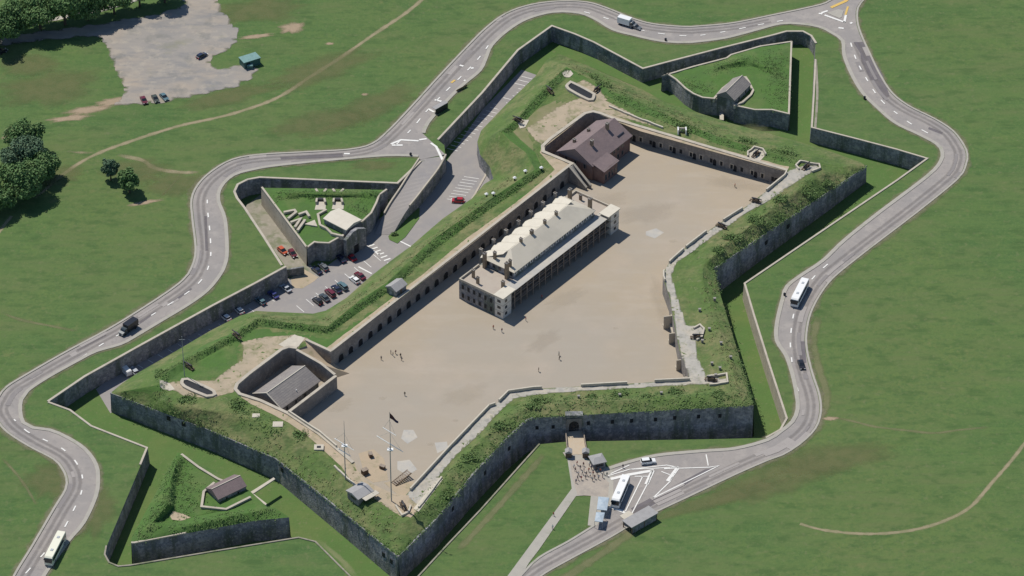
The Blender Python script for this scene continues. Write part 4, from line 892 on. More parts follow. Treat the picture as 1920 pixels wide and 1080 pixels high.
faded('dirt_trail', 'trail_soil', [('line', [(800,-8),(760,25),(700,65),(640,107),(580,145),(540,172),(500,192),(440,212),(400,222),(340,235),(290,250),(230,270),(190,285),(150,305),(105,337)], 1.1, 1),
    ('line', [(118,283),(150,286),(180,286)], .8), ('line', [(215,290),(265,300),(290,315),(335,323),(380,322)], 1.3), ('line', [(105,337),(80,360),(60,375)], .9), ('line', [(22,405),(8,422),(-10,445)], .9, 1),
    ('line', [(1500,982),(1540,993),(1600,1000),(1660,1000),(1720,992),(1775,975),(1820,950),(1860,905),(1895,865),(1930,820)], .8, 1)])
faded('soft_trail', 'soft_trail', [('line', [(1548,780),(1600,790),(1640,800),(1700,807),(1750,812),(1800,806),(1860,800)], .7), ('line', [(0,585),(40,600),(100,612),(150,622)], .8), 
    ('line', [(1225,960),(1180,1000),(1140,1030),(1080,1070),(1040,1095)], 2.0, 1), ('line', [(0,855),(40,900),(70,950)], .6), ('line', [(340,325),(320,350),(300,370)], .6),
    ('line', [(1020,850),(1000,875),(918,968),(856,1035)], 1.4), ('line', [(592,1010),(640,1050),(670,1085)], 1.2), ('line', [(1500,820),(1540,780),(1550,740),(1535,690),(1525,640),(1535,590)], 1.6)])
faded('bare_patch', 'bare_soil', [('blob', 547,52,6,4,.3), ('blob', 170,205,11,2.6,.25), ('blob', 130,222,9,2.2,.2), ('blob',215,190,9,3,.3), ('blob', 270,380,7,1.4,.3), 
    ('blob', 618,82,2,1,0), ('blob', 684,177,1.6,1,0), ('blob', 480,68,7,1.6,.2),('blob',1556,785,3,1.2,0),('blob',20,250,6,3,1.2)], z=.035)
faded('dry_patch', 'dry_grass', [('blob', 90,165,22,12,.3), ('blob', 60,120,14,8,0), ('blob', 480,20,20,10,.2), ('blob', 600,130,26,9,.6), ('blob', 430,180,22,6,.4), ('blob', 700,200,24,8,.7), ('blob', 250,320,14,9,0), ('blob', 330,345,12,8,0),
    ('blob', 110,330,10,7,.3),  ('blob',1450,900,26,9,.4),('blob', 1560,860,22,8,.3), ('blob',1330,940,30,4,.45), 
    ('blob',180,960,7,14,-.2),('blob',600,230,20,8,.3),('blob',1400,250,14,6,0),('blob',1150,950,9,6,.8),('blob',1120,1000,5,8,0),('blob',700,310,10,4,0),
    ('blob',100,900,10,10,0)], z=.03)
def lot(name, px, m, z=.105, jag=.8):
    P = dens(GL(px, z), 2.0, True); rnd = random.Random(2); P = [Vector((p.x+rnd.uniform(-jag,jag), p.y+rnd.uniform(-jag,jag), z)) for p in P]
    if m == 'car_park_gravel':
        n = len(P); o = np.array([(p[0],p[1]) for p in P]); x0, y0 = o.min(0); x1, y1 = o.max(0)
        gx, gy = np.meshgrid(np.arange(x0, x1, 2.0), np.arange(y0, y1, 2.0)); g = np.stack([gx.ravel(), gy.ravel()], 1); g = g[inside(g, P)]
        r = geometry.delaunay_2d_cdt([Vector((p[0],p[1])) for p in P]+[Vector(q) for q in g.tolist()], [(i,(i+1)%n) for i in range(n)], [], 0, 1e-4)
        V = [(v.x,v.y,z) for v in r[0]]; cen = np.array([[sum(V[k][0] for k in f)/3, sum(V[k][1] for k in f)/3] for f in r[2]]); k = inside(cen, P)
        o = mesh(name, V, fixnorm(V, [f for f, q in zip(r[2], k) if q]), m); fadeattr(o, [0.0 if (ov and min(ov) < n) else 1.0 for ov in r[3]]); setp(o, kind='structure'); return
    V, F = poly_sheet(P); setp(mesh(name, V, F, m), kind='structure')
lot('gravel_lot', [(0,88),(60,78),(130,72),(180,68),(190,75),(225,155),(235,172),(225,182),(200,200),(265,196),(320,190),(400,175),(440,165),(472,145),(490,128),(470,118),(440,122),(410,128),(392,115),(400,105),(430,92),(450,78),(448,60),(420,20),(408,-10),
    (335,-10),(345,8),(300,25),(180,45),(60,60),(0,68)], 'car_park_gravel')
lot('park_path', [(-10,52),(60,40),(110,30),(180,18),(260,-5),(275,-3),(180,24),(110,37),(60,47),(-10,60)], 'concrete_walk', .12, .2)
mb = MB(); sheet(mb, catmull(GL([(1525,112,.12),(1528,175,.12),(1524,240,.12)]), 3), -.4, -1.2, 0); setp(mb.out('bank_path', 'ditch_gravel'), kind='structure')

# ---------------------------------------------------------------- vegetation
def leaves(V, F, c, r, n, size, rnd, shell=.55, flat=.5):
    for _ in range(n):
        a = rnd.uniform(0, 2*math.pi); z = rnd.uniform(-.75, 1); k = (rnd.uniform(shell, 1.05))
        s_ = math.sqrt(max(0,1-z*z)); p = Vector((c[0]+math.cos(a)*s_*r[0]*k, c[1]+math.sin(a)*s_*r[1]*k, c[2]+z*r[2]*k))
        nn = (Vector((rnd.gauss(0,.6), rnd.gauss(0,.6), rnd.gauss(flat,.6)))+Vector((math.cos(a)*s_, math.sin(a)*s_, z))*.9).normalized(); u = nn.orthogonal().normalized(); v = nn.cross(u); sz = size*rnd.uniform(.6,1.4)
        i = len(V); V += [p+u*sz, p+v*sz*.8, p-u*sz, p-v*sz*.7+nn*sz*.3]; F.append((i,i+1,i+2,i+3))
def tree(label, base, h, rad, m='tree_leaves', seed=1, z=0, group=None, squat=.75):
    rnd = random.Random(seed); t = thing('tree', label, 'tree', G(base[0], base[1], z), 0, group)
    mb = MB(); mb.cyl((0,0,-.3),(.1,.1,h*.45), h*.035, h*.022, 8); top = Vector((.1,.1,h*.4)); cl = []
    nl = 9
    for i in range(nl):
        a = 2*math.pi*i/nl+rnd.uniform(-.4,.4); rr = rad*rnd.uniform(.35,.68); zc = h*rnd.uniform(.42,.82)
        p = Vector((math.cos(a)*rr, math.sin(a)*rr, zc)); cl.append((p, rad*rnd.uniform(.30,.50))); mb.cyl(top*rnd.uniform(.5,1), p, h*.014, h*.005, 5)
    cl.append((Vector((0,0,h*.82)), rad*.5)); cl.append((Vector((rad*.2,-rad*.1,h*.62)), rad*.6))
    mb.out('trunk', 'bark', t)
    V = []; F = []
    for p, r_ in cl:
        leaves(V, F, p, (r_,r_,r_*squat), int(70*r_*r_)+60, .34, rnd)
        for _ in range(3):
            q = p + Vector((rnd.uniform(-1,1),rnd.uniform(-1,1),rnd.uniform(-.5,.8)))*r_*.8; leaves(V, F, q, (r_*.4,)*3, 40, .3, rnd)
    mesh('crown', V, F, m, t); return t
G1 = 'old trees beside the gravel lot'
for i, (b, h, r_, m, lb) in enumerate([((40,372),12,8.6,'tree_leaves','nearest round tree of the left edge clump, its shadow on the grass'), ((48,320),12,8.0,'blue_leaves','blue green tree behind the nearest tree of the left edge clump'), ((82,335),10,6.0,'tree_leaves','dark tree on the right side of the left edge clump'),
        ((50,285),11,7.0,'tree_leaves','furthest tree at the back of the left edge clump'), ((-6,398),9,6,'tree_leaves','tree cut off by the left edge of the picture below the clump'),
        ((208,338),8,3.3,'blue_leaves','slimmer left tree of the pair on the open lawn'), ((243,362),8.5,3.9,'tree_leaves','rounder right tree of the pair on the open lawn')]):
    tree(lb, b, h, r_, m, 20+i)
for i, (b, h, r_, lb) in enumerate([((-2,86),13,8,'leftmost tree of the row along the park path, at the picture edge'), ((28,66),13,8,'second tree from the left in the row along the park path'), ((76,55),14,9,'broad tree with a visible trunk, third in the row along the park path'),
        ((122,46),15,10,'largest dark tree, fourth in the row along the park path'), ((165,38),14,8,'fifth tree in the row along the park path, dense to its foot'), ((214,26),12,7,'tree with a slim bare trunk right of the dense park path trees'),
        ((262,12),12,6.5,'tree with a bare trunk, second from the right by the park path'), ((309,5),12,6.5,'rightmost tree of the row, beside the top of the gravel lot')]):
    tree(lb, b, h, r_, 'tree_leaves', 40+i, group=G1)
def bush(label, pos, r_, h, z, m='bush_leaves', seed=1, group=None, name='bush'):
    rnd = random.Random(seed); p = G(pos[0], pos[1], z); zz = fs.top(p.x, p.y) if z > 3 else z
    t = thing(name, label, name, (p.x, p.y, zz), 0, group); V = []; F = []
    for _ in range(max(3, int(r_*2.2))):
        a = rnd.uniform(0,6.28); k = rnd.uniform(0,.6)*r_; leaves(V, F, (math.cos(a)*k*1.3, math.sin(a)*k*1.1, h*rnd.uniform(.05,.3)), (r_*.6,r_*.6,h*.42), 75, .22, rnd, .3, 1.2)
    mesh('foliage', V, F, m, t)
    mb = MB(); mb.cyl((0,0,-.3),(0,0,h*.5),.06,.03,5); mb.out('stem', 'bark', t); return t
for i, (x, y, r_, h, lb) in enumerate([(448,765,3.6,1.7,'dense bush on the bank right of the sunken court corner'),(350,752,3,1.4,'bush on the bank below the long dark stairwell'),(562,822,3.4,1.6,'dark bush by the rampart walk between the lower court and the masts'),(305,706,2.6,1.8,'bush at the left tip gun bank'),
        (1130,166,3,1.8,'bush just right of the upper stairwell'),(1112,150,2.6,1.5,'bush above the upper stairwell'),(1285,245,3.4,2,'bush beside the small white framed structure on the upper rampart'),(1400,272,3.4,1.8,'large bush left of the first pale gun pit on the upper rampart'),
        (1470,292,4,2,'large bush between the two pale gun pits'),(1515,355,4.2,2,'largest bush mass on the right bastion'),(1550,335,3.2,1.8,'bush near the tip of the right bastion'),(1465,380,3.2,1.6,'bush half way along the right bastion bank'),
        (1420,420,3.6,1.6,'bush on the middle of the right bastion bank'),(1375,452,3.4,1.7,'bush at the inner end of the right bastion bank'),(1350,478,2.8,1.5,'bush above the dark scarp angle on the right'),
        (1160,748,3.2,1.5,'bush above the wall right of the gate'),(1110,752,2.6,1.4,'small bush above the main gate'),(1265,745,3.4,1.6,'bush half way between the gate and the lower right corner'),(1345,748,3.2,1.5,'bush near the lower right corner of the rampart'),
        (1010,762,3.6,1.7,'bush at the inner angle left of the gate'),(940,808,3,1.8,'round bush by the paved rampart walk left of the gate'),(880,868,3,1.4,'bush on the bank below the paved walk'),(840,930,3,1.4,'bush on the steep bank near the lower tip'),
        (1000,772,2.5,1.3,'low bush on the angle of the scarp left of the gate'),(1210,752,2.6,1.3,'low bush on the bank above the row of embrasures')]):
    bush(lb, (x,y), r_, h, 5, seed=100+i)
bush('small tree like shrub at the end of the car park grass island', (737,440), 1.6, 1.8, -6, seed=77)
# wild growth on the banks: beyond counting
def tufts(name, label, lines, n, m, seed, z=6, size=.3, surf=None, spread=2.2):
    rnd = random.Random(seed); V = []; F = []
    bv = fs.fb if surf is None else surf.fb
    for ln, wdt in lines:
        P = dens(GL(ln, z), 1.0); k = int(n*len(P))
        for _ in range(k):
            p = rnd.choice(P); x = p.x+rnd.gauss(0,wdt); y = p.y+rnd.gauss(0,wdt)
            l, nn, i, d = bv.ray_cast(Vector((x,y,60)), Vector((0,0,-1)))
            if not l: continue
            leaves(V, F, (x,y,l.z+.06), (1.1,1.1,.22), 7, size*.8, rnd, .1, 1.8)
    setp(mesh(name, V, F, m), label, 'undergrowth', kind='stuff')
tufts('long_grass', 'long green weeds on the rampart banks', [([(1340,495),(1400,455),(1500,375),(1600,320)],2.6), ([(1000,762),(1100,755),(1250,752),(1400,748)],2.2), ([(990,770),(930,825),(860,895),(800,960)],2.4),
    ([(1150,178),(1250,222),(1350,262),(1500,302)],1.8), ([(440,765),(520,810)],1.5)], 6, 'bush_leaves', 5, size=.24)
tufts('edge_grass', 'grass hanging over the scarp edge of the fort', [(SC[33:38],.4),(SC[38:50],.45),(SC[49:],.5)], 5, 'bush_leaves', 25, size=.22)
tufts('long_grass', 'rank green growth on the lower left ravelin', [([(333,858),(318,905),(315,945),(285,980),(262,1000)],1.6),([(330,995),(420,975),(520,955)],1.8),([(340,880),(350,930),(345,960)],3)], 9, 'bush_leaves', 15, z=3, size=.22, surf=rs_s)
tufts('long_grass', 'rank green growth on the upper ravelin', [([(1335,130),(1350,122),(1400,112),(1440,125),(1462,140)],1.6),([(1450,100),(1465,160),(1460,195)],2.4),([(1280,150),(1330,165)],2)], 7, 'bush_leaves', 16, z=2, size=.2, surf=rs_n)
tufts('long_grass', 'rank green growth on the car park ravelin', [([(515,368),(540,362),(700,362)],1.2),([(655,385),(690,390),(680,400)],2.4)], 8, 'bush_leaves', 17, z=2, size=.2, surf=rs_p)
tufts('dark_hedge_growth', 'dark rank growth along the parapet ditch line', [([(300,703),(357,674),(442,632),(485,602),(550,613),(615,619),(680,569),(735,537),(786,489),(810,464),(905,393),(985,341),(1018,318)],.45), ([(945,250),(980,219),(1025,168),(1064,132)],.6), ([(300,703),(308,725),(290,745)],.8)], 6, 'bush_leaves', 6, size=.2)
tufts('dry_growth', 'dry straw coloured growth on the ramparts', [([(480,590),(600,596),(700,530),(880,395),(960,320)],1.5),([(1330,520),(1345,600),(1370,680),(1390,735)],2.4),([(240,740),(350,770),(500,835),(620,900),(740,1000)],2.4),([(1060,110),(1200,175),(1350,240)],2)], 3, 'tuft_leaves', 8, size=.24)

# ---------------------------------------------------------------- vehicles
def slot(o, m):
    o.material_slots[0].link = 'OBJECT'; o.material_slots[0].material = MATS[m]
def copy_tree(o, parent=None):
    c = o.copy(); COL.objects.link(c); c.parent = parent
    for ch in list(o.children): copy_tree(ch, c)
    return c
def lofted(profile, W, top, taper, y_off=0):
    """car shell: side profile (x,z) lofted over the width, upper points pulled in"""
    secs = []
    for f in (-1,-.94,-.5,.5,.94,1):
        s_ = []
        for x, z in profile:
            k = 1 - taper*max(0, (z-top)/1.0); e = .93 if abs(f) == 1 else 1
            s_.append((x*e, f*W/2*k, z*(1 if abs(f) < 1 else .985)))
        secs.append(s_)
    V = [p for s_ in secs for p in s_]; n = len(profile); F = []
    for a in range(5):
        for i in range(n): F.append((a*n+i, a*n+(i+1)%n, (a+1)*n+(i+1)%n, (a+1)*n+i))
    F += [tuple(range(n))[::-1], tuple(range(5*n,6*n))]
    return V, F
def make_car(kind):
    t = thing('parked_car', '-', 'car')
    if kind == 'sedan': body = [(-2.2,.35),(-2.25,.8),(-1.6,.95),(1.0,.95),(2.1,.78),(2.2,.4),(2.0,.25),(-2.0,.25)]; cab = [(-1.75,.9),(-1.05,1.42),(.25,1.42),(1.15,.9)]; rf = [(-1.02,1.40),(-.98,1.46),(.18,1.46),(.24,1.40)]
    elif kind == 'hatch': body = [(-2.0,.35),(-2.05,.95),(-1.9,1.0),(.9,1.0),(1.85,.82),(1.95,.4),(1.8,.25),(-1.85,.25)]; cab = [(-1.98,.95),(-1.6,1.5),(.2,1.5),(1.15,.95)]; rf = [(-1.6,1.48),(-1.55,1.55),(.12,1.55),(.2,1.48)]
    elif kind == 'suv': body = [(-2.25,.45),(-2.3,1.1),(-2.1,1.15),(1.1,1.15),(2.1,1.0),(2.25,.5),(2.0,.35),(-2.1,.35)]; cab = [(-2.2,1.1),(-1.95,1.72),(.3,1.72),(1.15,1.1)]; rf = [(-1.95,1.7),(-1.9,1.78),(.25,1.78),(.3,1.7)]
    else: body = [(-2.5,.45),(-2.55,2.0),(-2.4,2.1),(.9,2.1),(1.7,1.25),(2.4,1.05),(2.5,.5),(2.3,.35),(-2.4,.35)]; cab = [(.2,1.35),(.2,1.9),(1.05,1.9),(1.72,1.3)]; rf = [(-2.3,2.09),(-2.25,2.16),(.8,2.16),(.88,2.09)]
    W = 1.78 if kind != 'van' else 1.95
    V, F = lofted(body, W, .8, .12); b = mesh('body', V, F, 'paint_white', t)
    V, F = lofted(cab, W*.93, 1.0, .32); mesh('windows', V, F, 'car_glass', t)
    V, F = lofted(rf, W*.80, 1.4, .1); mesh('roof', V, F, 'paint_white', t)
    for x in (-1.35, 1.3):
        for y in (-W/2+.1, W/2-.1):
            mb = MB(); mb.cyl((x,y-.11,.33),(x,y+.11,.33),.33,n=12); wv = mb.out('wheel', 'rubber', t); mb = MB(); mb.cyl((x,y-.12,.33),(x,y+.12,.33),.17,n=8); mb.out('hub', 'paint_silver', wv)
    for y in (-.62,.62):
        x = body[4][0]; mb = MB(); mb.box(2.0,2.24,y-.2,y+.2,.58,.72); mb.out('headlight', 'white_paint', t)
        mb = MB(); mb.box(-2.3,-2.05,y-.16,y+.16,.65,.8); mb.out('tail_light', 'paint_red', t)
    return t
PROTO = {}
def put_car(kind, color, tail, nose, z, label, cat='car', name='parked_car', group=None, scale=1.0):
    if kind not in PROTO: PROTO[kind] = make_car(kind); t = PROTO[kind]
    else: t = copy_tree(PROTO[kind])
    a = G(tail[0], tail[1], z); b = G(nose[0], nose[1], z); c = (a+b)/2; d = b-a
    t.location = c; t.rotation_euler = (0,0,math.atan2(d.y,d.x)); t.scale = (scale,)*3; t.name = name; t['label'] = label; t['category'] = cat
    if group: t['group'] = group
    elif 'group' in t: del t['group']
    for ch in t.children:
        if ch.name.split('.')[0] in ('body','roof'): slot(ch, 'paint_'+color)
    return t
GP = 'cars parked in the ditch car park'; zd = -5.95
for k, c, a, b, z, lb in [
    ('hatch','black',(603,573),(588,561),zd,'black car at the left end of the nearer parked row under the grass bank'), ('sedan','slate',(616,567),(601,554),zd,'dark slate car second from the left in the nearer parked row'),
    ('suv','maroon',(627,559),(612,546),zd,'maroon car in the middle of the nearer parked row'), ('sedan','navy',(638,551),(624,538),zd,'navy car right of the maroon one in the nearer parked row'),
    ('suv','teal',(650,546),(635,533),zd,'dark teal car at the right end of the nearer parked row'), ('hatch','white',(672,533),(658,522),zd,'white car next to a dark red one below the ravelin'), ('sedan','maroon',(682,525),(668,514),zd,'dark red car parked right of a white car near the grass bank'),
    ('sedan','red',(666,491),(652,478),zd,'bright red car in the shade of the ravelin wall'), ('sedan','navy',(646,494),(634,481),zd,'navy car left of the bright red car by the ravelin wall'),
    ('sedan','navy',(601,515),(587,504),zd,'navy car in the shade right of the worn paving'), ('hatch','grey',(613,509),(601,498),zd,'grey car beside the navy car by the ravelin wall'),
    ('sedan','silver',(544,549),(528,537),zd,'silver car left of the worn paving'), ('sedan','blue',(520,561),(505,549),zd,'blue car half in the wall shadow'), ('hatch','teal',(496,573),(482,562),zd,'pale teal car left of the blue car'),
    ('hatch','white',(454,590),(442,579),zd,'right one of two white cars against the long ditch wall'), ('hatch','white',(430,603),(416,592),zd,'left one of two white cars against the long ditch wall'),
    ('hatch','silver',(257,704),(246,693),zd,'silver blue car beside the white van at the ditch end')]: put_car(k, c, a, b, z, lb, group=GP)
put_car('van','white',(244,707),(228,690),zd,'white van parked at the left end of the ditch road','van','parked_van')
put_car('hatch','red',(871,379),(846,378),zd,'red car parked alone by the bend of the ditch road')
put_car('hatch','black',(873,375),(850,368),zd,'dark car parked behind the red car at the ditch road bend') if False else None
put_car('hatch','orange',(523,467),(537,479),zd,'orange red car on the gravel beside the car park ravelin'); put_car('hatch','maroon',(543,470),(555,486),zd,'dark red and white car right of the orange car on the ravelin gravel')
put_car('hatch','navy',(371,111),(386,103),0,'dark car standing alone in the gravel lot')
for c, a, b, lb in (('maroon',(266,183),(274,198),'maroon car at the left of three on the gravel lot edge'), ('olive',(287,180),(296,195),'dark green car in the middle of three on the gravel lot edge'), ('teal',(302,178),(314,191),'blue grey car at the right of three on the gravel lot edge')):
    put_car('sedan', c, a, b, 0, lb, group='three cars on the edge of the gravel lot')
put_car('hatch','black',(-4,102),(10,96),0,'dark car at the left picture edge under the trees')
put_car('sedan','black',(1499,676),(1506,697),0,'black car driving up the right hand road','car','moving_car')
put_car('suv','white',(1203,870),(1228,867),0,'white estate car at the kerb of the bus park','car','parked_car')
put_car('sedan','grey',(1183,50),(1200,56),0,'grey car close behind the white truck on the top road','car','moving_car')
def truck(label, tail, nose, cabc, boxm):
    a = G(*tail); b = G(*nose); d = b-a; t = thing('box_truck', label, 'truck', (a+b)/2, math.atan2(d.y,d.x))
    mb = MB(); mb.box(-3.4,3.2,-.9,.9,.5,.8); mb.out('chassis', 'iron', t); mb = MB(); mb.box(-3.5,1.2,-1.15,1.15,.8,3.1,t=.03); mb.out('cargo_box', boxm, t)
    V, F = lofted([(1.3,.5),(1.3,2.2),(2.1,2.25),(2.6,1.45),(3.5,1.25),(3.6,.5)], 2.0, 1.2, .1); mesh('cab', V, F, cabc, t)
    V, F = lofted([(1.6,1.5),(1.6,2.12),(2.16,2.12),(2.62,1.5)], 2.04, 1.4, .1); mesh('windows', V, F, 'car_glass', t)
    for x in (-2.2,2.5):
        for y in (-.9,.9): mb = MB(); mb.cyl((x,y-.15,.45),(x,y+.15,.45),.45,n=12); mb.out('wheel', 'rubber', t)
    for y in (-.7,.7): mb = MB(); mb.box(3.55,3.65,y-.15,y+.15,.8,1.0); mb.out('headlight', 'white_paint', t)
truck('dark box truck driving down the left hand road', (253,612), (229,629), 'paint_slate', 'paint_black')
truck('white box truck on the top road above the fort', (1163,44), (1190,52), 'paint_grey', 'paint_white')
def bus(label, tail, nose, m):
    a = G(*tail); b = G(*nose); d = b-a; t = thing('coach', label, 'bus', (a+b)/2, math.atan2(d.y,d.x)); L = 6.0; W = 1.27
    V, F = lofted([(-L,.4),(-L-.05,1.2),(-L,3.1),(-L+.3,3.3),(L-.6,3.3),(L-.15,3.0),(L+.1,1.3),(L+.05,.4)], W*2, 1.5, .03); mesh('body', V, F, m, t)
    for s_ in (-1,1): mb = MB(); mb.box(-L+.4,L-.7, s_*W*.985-.02, s_*W*.985+.02, 1.5, 2.75); mb.out('side_windows', 'car_glass', t)
    mb = MB(); mb.box(L-.12,L+.1,-1.1,1.1,1.35,2.8); mb.out('windscreen', 'car_glass', t); mb = MB(); mb.box(-L-.08,-L+.1,-1,1,1.7,2.7); mb.out('rear_window', 'car_glass', t)
    for x in (-3,2.6): mb = MB(); mb.box(x-.45,x+.45,-.4,.4,3.28,3.45,t=.05); mb.out('roof_hatch', 'paint_silver', t)
    mb = MB(); mb.box(-L+.1,L-.1,-W+.02,W-.02,.35,.6); mb.out('skirt', 'paint_grey', t)
    for x in (-3.8,3.9):
        for y in (-1.12,1.12): mb = MB(); mb.cyl((x,y-.16,.5),(x,y+.16,.5),.5,n=14); wv = mb.out('wheel', 'rubber', t); mb = MB(); mb.cyl((x,y-.17,.5),(x,y+.17,.5),.25,n=8); mb.out('hub', 'paint_silver', wv)
    for y in (-.95,.95):
        mb = MB(); mb.box(L,L+.1,y-.18,y+.18,.7,.95); mb.out('headlight', 'white_paint', t); mb = MB(); mb.box(L-.3,L+.3,y*1.25-.08,y*1.25+.08,2.3,2.7); mb.out('mirror', 'iron', t)
bus('cream coach with dark sides driving on the lower left road', (118,1010), (91,1063), 'cream_paint')
bus('white coach at the lay-by of the right hand road', (1510,535), (1488,578), 'white_paint')
bus('white coach parked in the bus park beside the pale blue canopies', (1174,905), (1153,954), 'white_paint')

# ---------------------------------------------------------------- guns
def gun(label, pos, z, aim, pad=True):
    p = G(pos[0], pos[1], z); zz = fs.top(p.x,p.y)+.1; t = thing('cannon', label, 'cannon', (p.x,p.y,zz), aim)
    mb = MB(); prof = [(-1.7,.0),(-1.6,.2),(-1.4,.32),(0,.28),(.1,.24),(1.6,.17),(1.7,.21),(1.8,.19)]
    V = []; n = 10
    for x, r_ in prof:
        for i in range(n): a = 2*math.pi*i/n; V.append((x, math.cos(a)*max(r_,.02), 1.35+math.sin(a)*max(r_,.02)))
    F = [(k*n+i, k*n+(i+1)%n, (k+1)*n+(i+1)%n, (k+1)*n+i) for k in range(len(prof)-1) for i in range(n)]+[tuple(range((len(prof)-1)*n, len(prof)*n))]
    mesh('barrel', V, F, 'iron', t, smooth=True)
    for y in (-.42,.42): mb = MB(); mb.prism([(-1.3,.45),(-1.3,.8),(-.4,1.0),(-.2,1.3),(.6,1.3),(.9,.45)], y-.07, y+.07); mb.out('cheek', 'timber', t)
    mb = MB(); mb.box(-2.3,1.6,-.55,-.35,.2,.45); mb.box(-2.3,1.6,.35,.55,.2,.45); mb.box(-2.2,-1.9,-.55,.55,.22,.4); mb.box(1.2,1.5,-.55,.55,.22,.4); mb.out('slide', 'timber', t)
    for x in (-1.0,.6):
        for y in (-.6,.6): mb = MB(); mb.cyl((x,y-.08,.3),(x,y+.08,.3),.3,n=10); mb.out('truck_wheel', 'iron', t)
for q in (((443,633),2.3,'gun on the left bastion nearest the long curtain bank'), ((353,688),2.4,'gun beside the thin pole on the left bastion'), ((1030,172),2.2,'gun by the pale platform left of the upper stairwell'), ((1120,170),.9,'gun right of the upper stairwell among bushes'),
          ((970,230),2.6,'gun on the fan shaped platform by the upper left bank'), ((1418,291),.9,'gun in the first pale pit on the upper rampart'), ((1512,315),.9,'gun in the second pale pit near the right tip'), ((1418,380),-.4,'gun on the paved walk near the right bastion shoulder'),
          ((1354,427),-.6,'gun on the paved walk half way down the right side'), ((1335,715),-.2,'gun in the lower right corner pit'), ((1308,635),0,'gun on the round stone platform on the right side'), ((757,952),-1.2,'gun at the very lower tip below the main mast')):
    gun(q[2], q[0], 6, q[1])
def ring(label, pts, z=6):
    P = GL(pts, z); P = [Vector((p.x,p.y,fs.top(p.x,p.y))) for p in dens(P, 1.0)]; t = thing('parapet', label, 'low wall', P[0]); mb = MB(); band(mb, P, -.25, .25, -.3, .7); mb.out('stone_wall', 'pale_stone', t, world=True)
ring('pale stone lining of the first gun pit on the upper rampart', [(1402,294),(1402,287),(1414,281),(1430,285),(1436,292)]); ring('pale stone lining of the second gun pit near the right tip', [(1498,320),(1492,314),(1500,306),(1536,305),(1538,312),(1522,322)])
ring('curved stone lip of the round gun platform on the right side', [(1300,618),(1312,612),(1320,620),(1316,634),(1306,640)]); ring('pale stone lining of the lower right corner gun pit', [(1325,708),(1362,706),(1364,722),(1330,724)])
ring('pale stone lining of the gun pit at the lower tip', [(742,950),(754,968),(766,962),(770,950)]); ring('long straight pale kerb wall on the upper rampart', [(1142,200),(1190,221),(1243,241)])
ring('pale kerb beside the lookout hut at the lower tip', [(627,877),(650,898),(672,918)])
ring('long pale kerb along the paved walk above the lower tip', [(828,898),(805,930),(785,955)])
t = thing('white_frame', 'small white framed structure among bushes on the upper rampart', 'frame', Vector((G(1278,250,6).x, G(1278,250,6).y, fs.top(G(1278,250,6).x, G(1278,250,6).y))))
for x in (-1.4,1.2): mb = MB(); mb.box(x,x+.4,-1,1,-.2,1.9); mb.out('side', 'white_paint', t)
mb = MB(); mb.box(-1.0,1.2,.6,.9,-.2,1.7); mb.out('back', 'pale_stone', t)
t = thing('vent_block', 'square pale vent block with a dark opening beside the lower rampart walk', 'vent', Vector((G(598,841,6).x, G(598,841,6).y, fs.top(G(598,841,6).x, G(598,841,6).y)))); mb = MB(); mb.box(-1.4,1.4,-1.2,1.2,-.3,.5); mb.out('curb', 'pale_stone', t); mb = MB(); mb.box(-.6,.6,-.5,.5,.5,.53); mb.out('opening', 'dark_opening', t)
for (x, y, r_, lb) in ((521,797,1.5,'square pale slab beside the lower rampart walk below the court'), (480,780,1.1,'yellowish slab on the bank under the sunken court')):
    p = G(x,y,6); zz = fs.top(p.x,p.y); t = thing('stone_slab', lb, 'slab', (p.x,p.y,zz)); mb = MB(); mb.box(-r_,r_,-r_*.8,r_*.8,-.2,.25); mb.out('slab', 'pale_stone', t)
rndg = random.Random(9); CH = [(1340,560),(1312,580),(1330,617),(1317,638),(1352,645),(1370,672),(1335,680),(1350,690),(1342,702),(1085,746),(1162,742),(1240,738)]
for i, (x, y) in enumerate(CH):
    p = G(x,y,7); zz = fs.top(p.x,p.y); t = thing('vent_stack', ('topmost','second','third','fourth','fifth','sixth','seventh','eighth','ninth')[i]+' from the top of the small vent stacks in the right rampart grass' if i < 9 else ('vent stack in the bank right above the main gate','vent stack in the bank half way right of the gate','vent stack in the bank furthest right of the gate')[i-9], 'vent', (p.x,p.y,zz), 0, 'vent stacks in the rampart grass'); mb = MB(); mb.box(-.35,.35,-.3,.3,-.3,.9,t=.05); mb.out('stack', 'ashlar', t); mb = MB(); mb.box(-.42,.42,-.37,.37,.9,1.0); mb.out('cap', 'ashlar', t)
for i, (x, y) in enumerate([(985,319),(965,333),(925,365),(912,354),(1015,315)]):
    p = G(x,y,7); zz = fs.top(p.x,p.y); t = thing('mushroom_vent', 'white topped vent on the curtain bank, '+('second from its upper end','third from its upper end','fourth from its upper end','lowest of the row','at its upper end')[i], 'vent', (p.x,p.y,zz), 0, 'white topped vents on the curtain bank'); mb = MB(); mb.cyl((0,0,-.3),(0,0,1.1),.28,.22,8); mb.out('stem', 'iron', t); mb = MB(); mb.cyl((0,0,1.1),(0,0,1.45),.65,.3,10); mb.out('cap', 'white_paint', t)
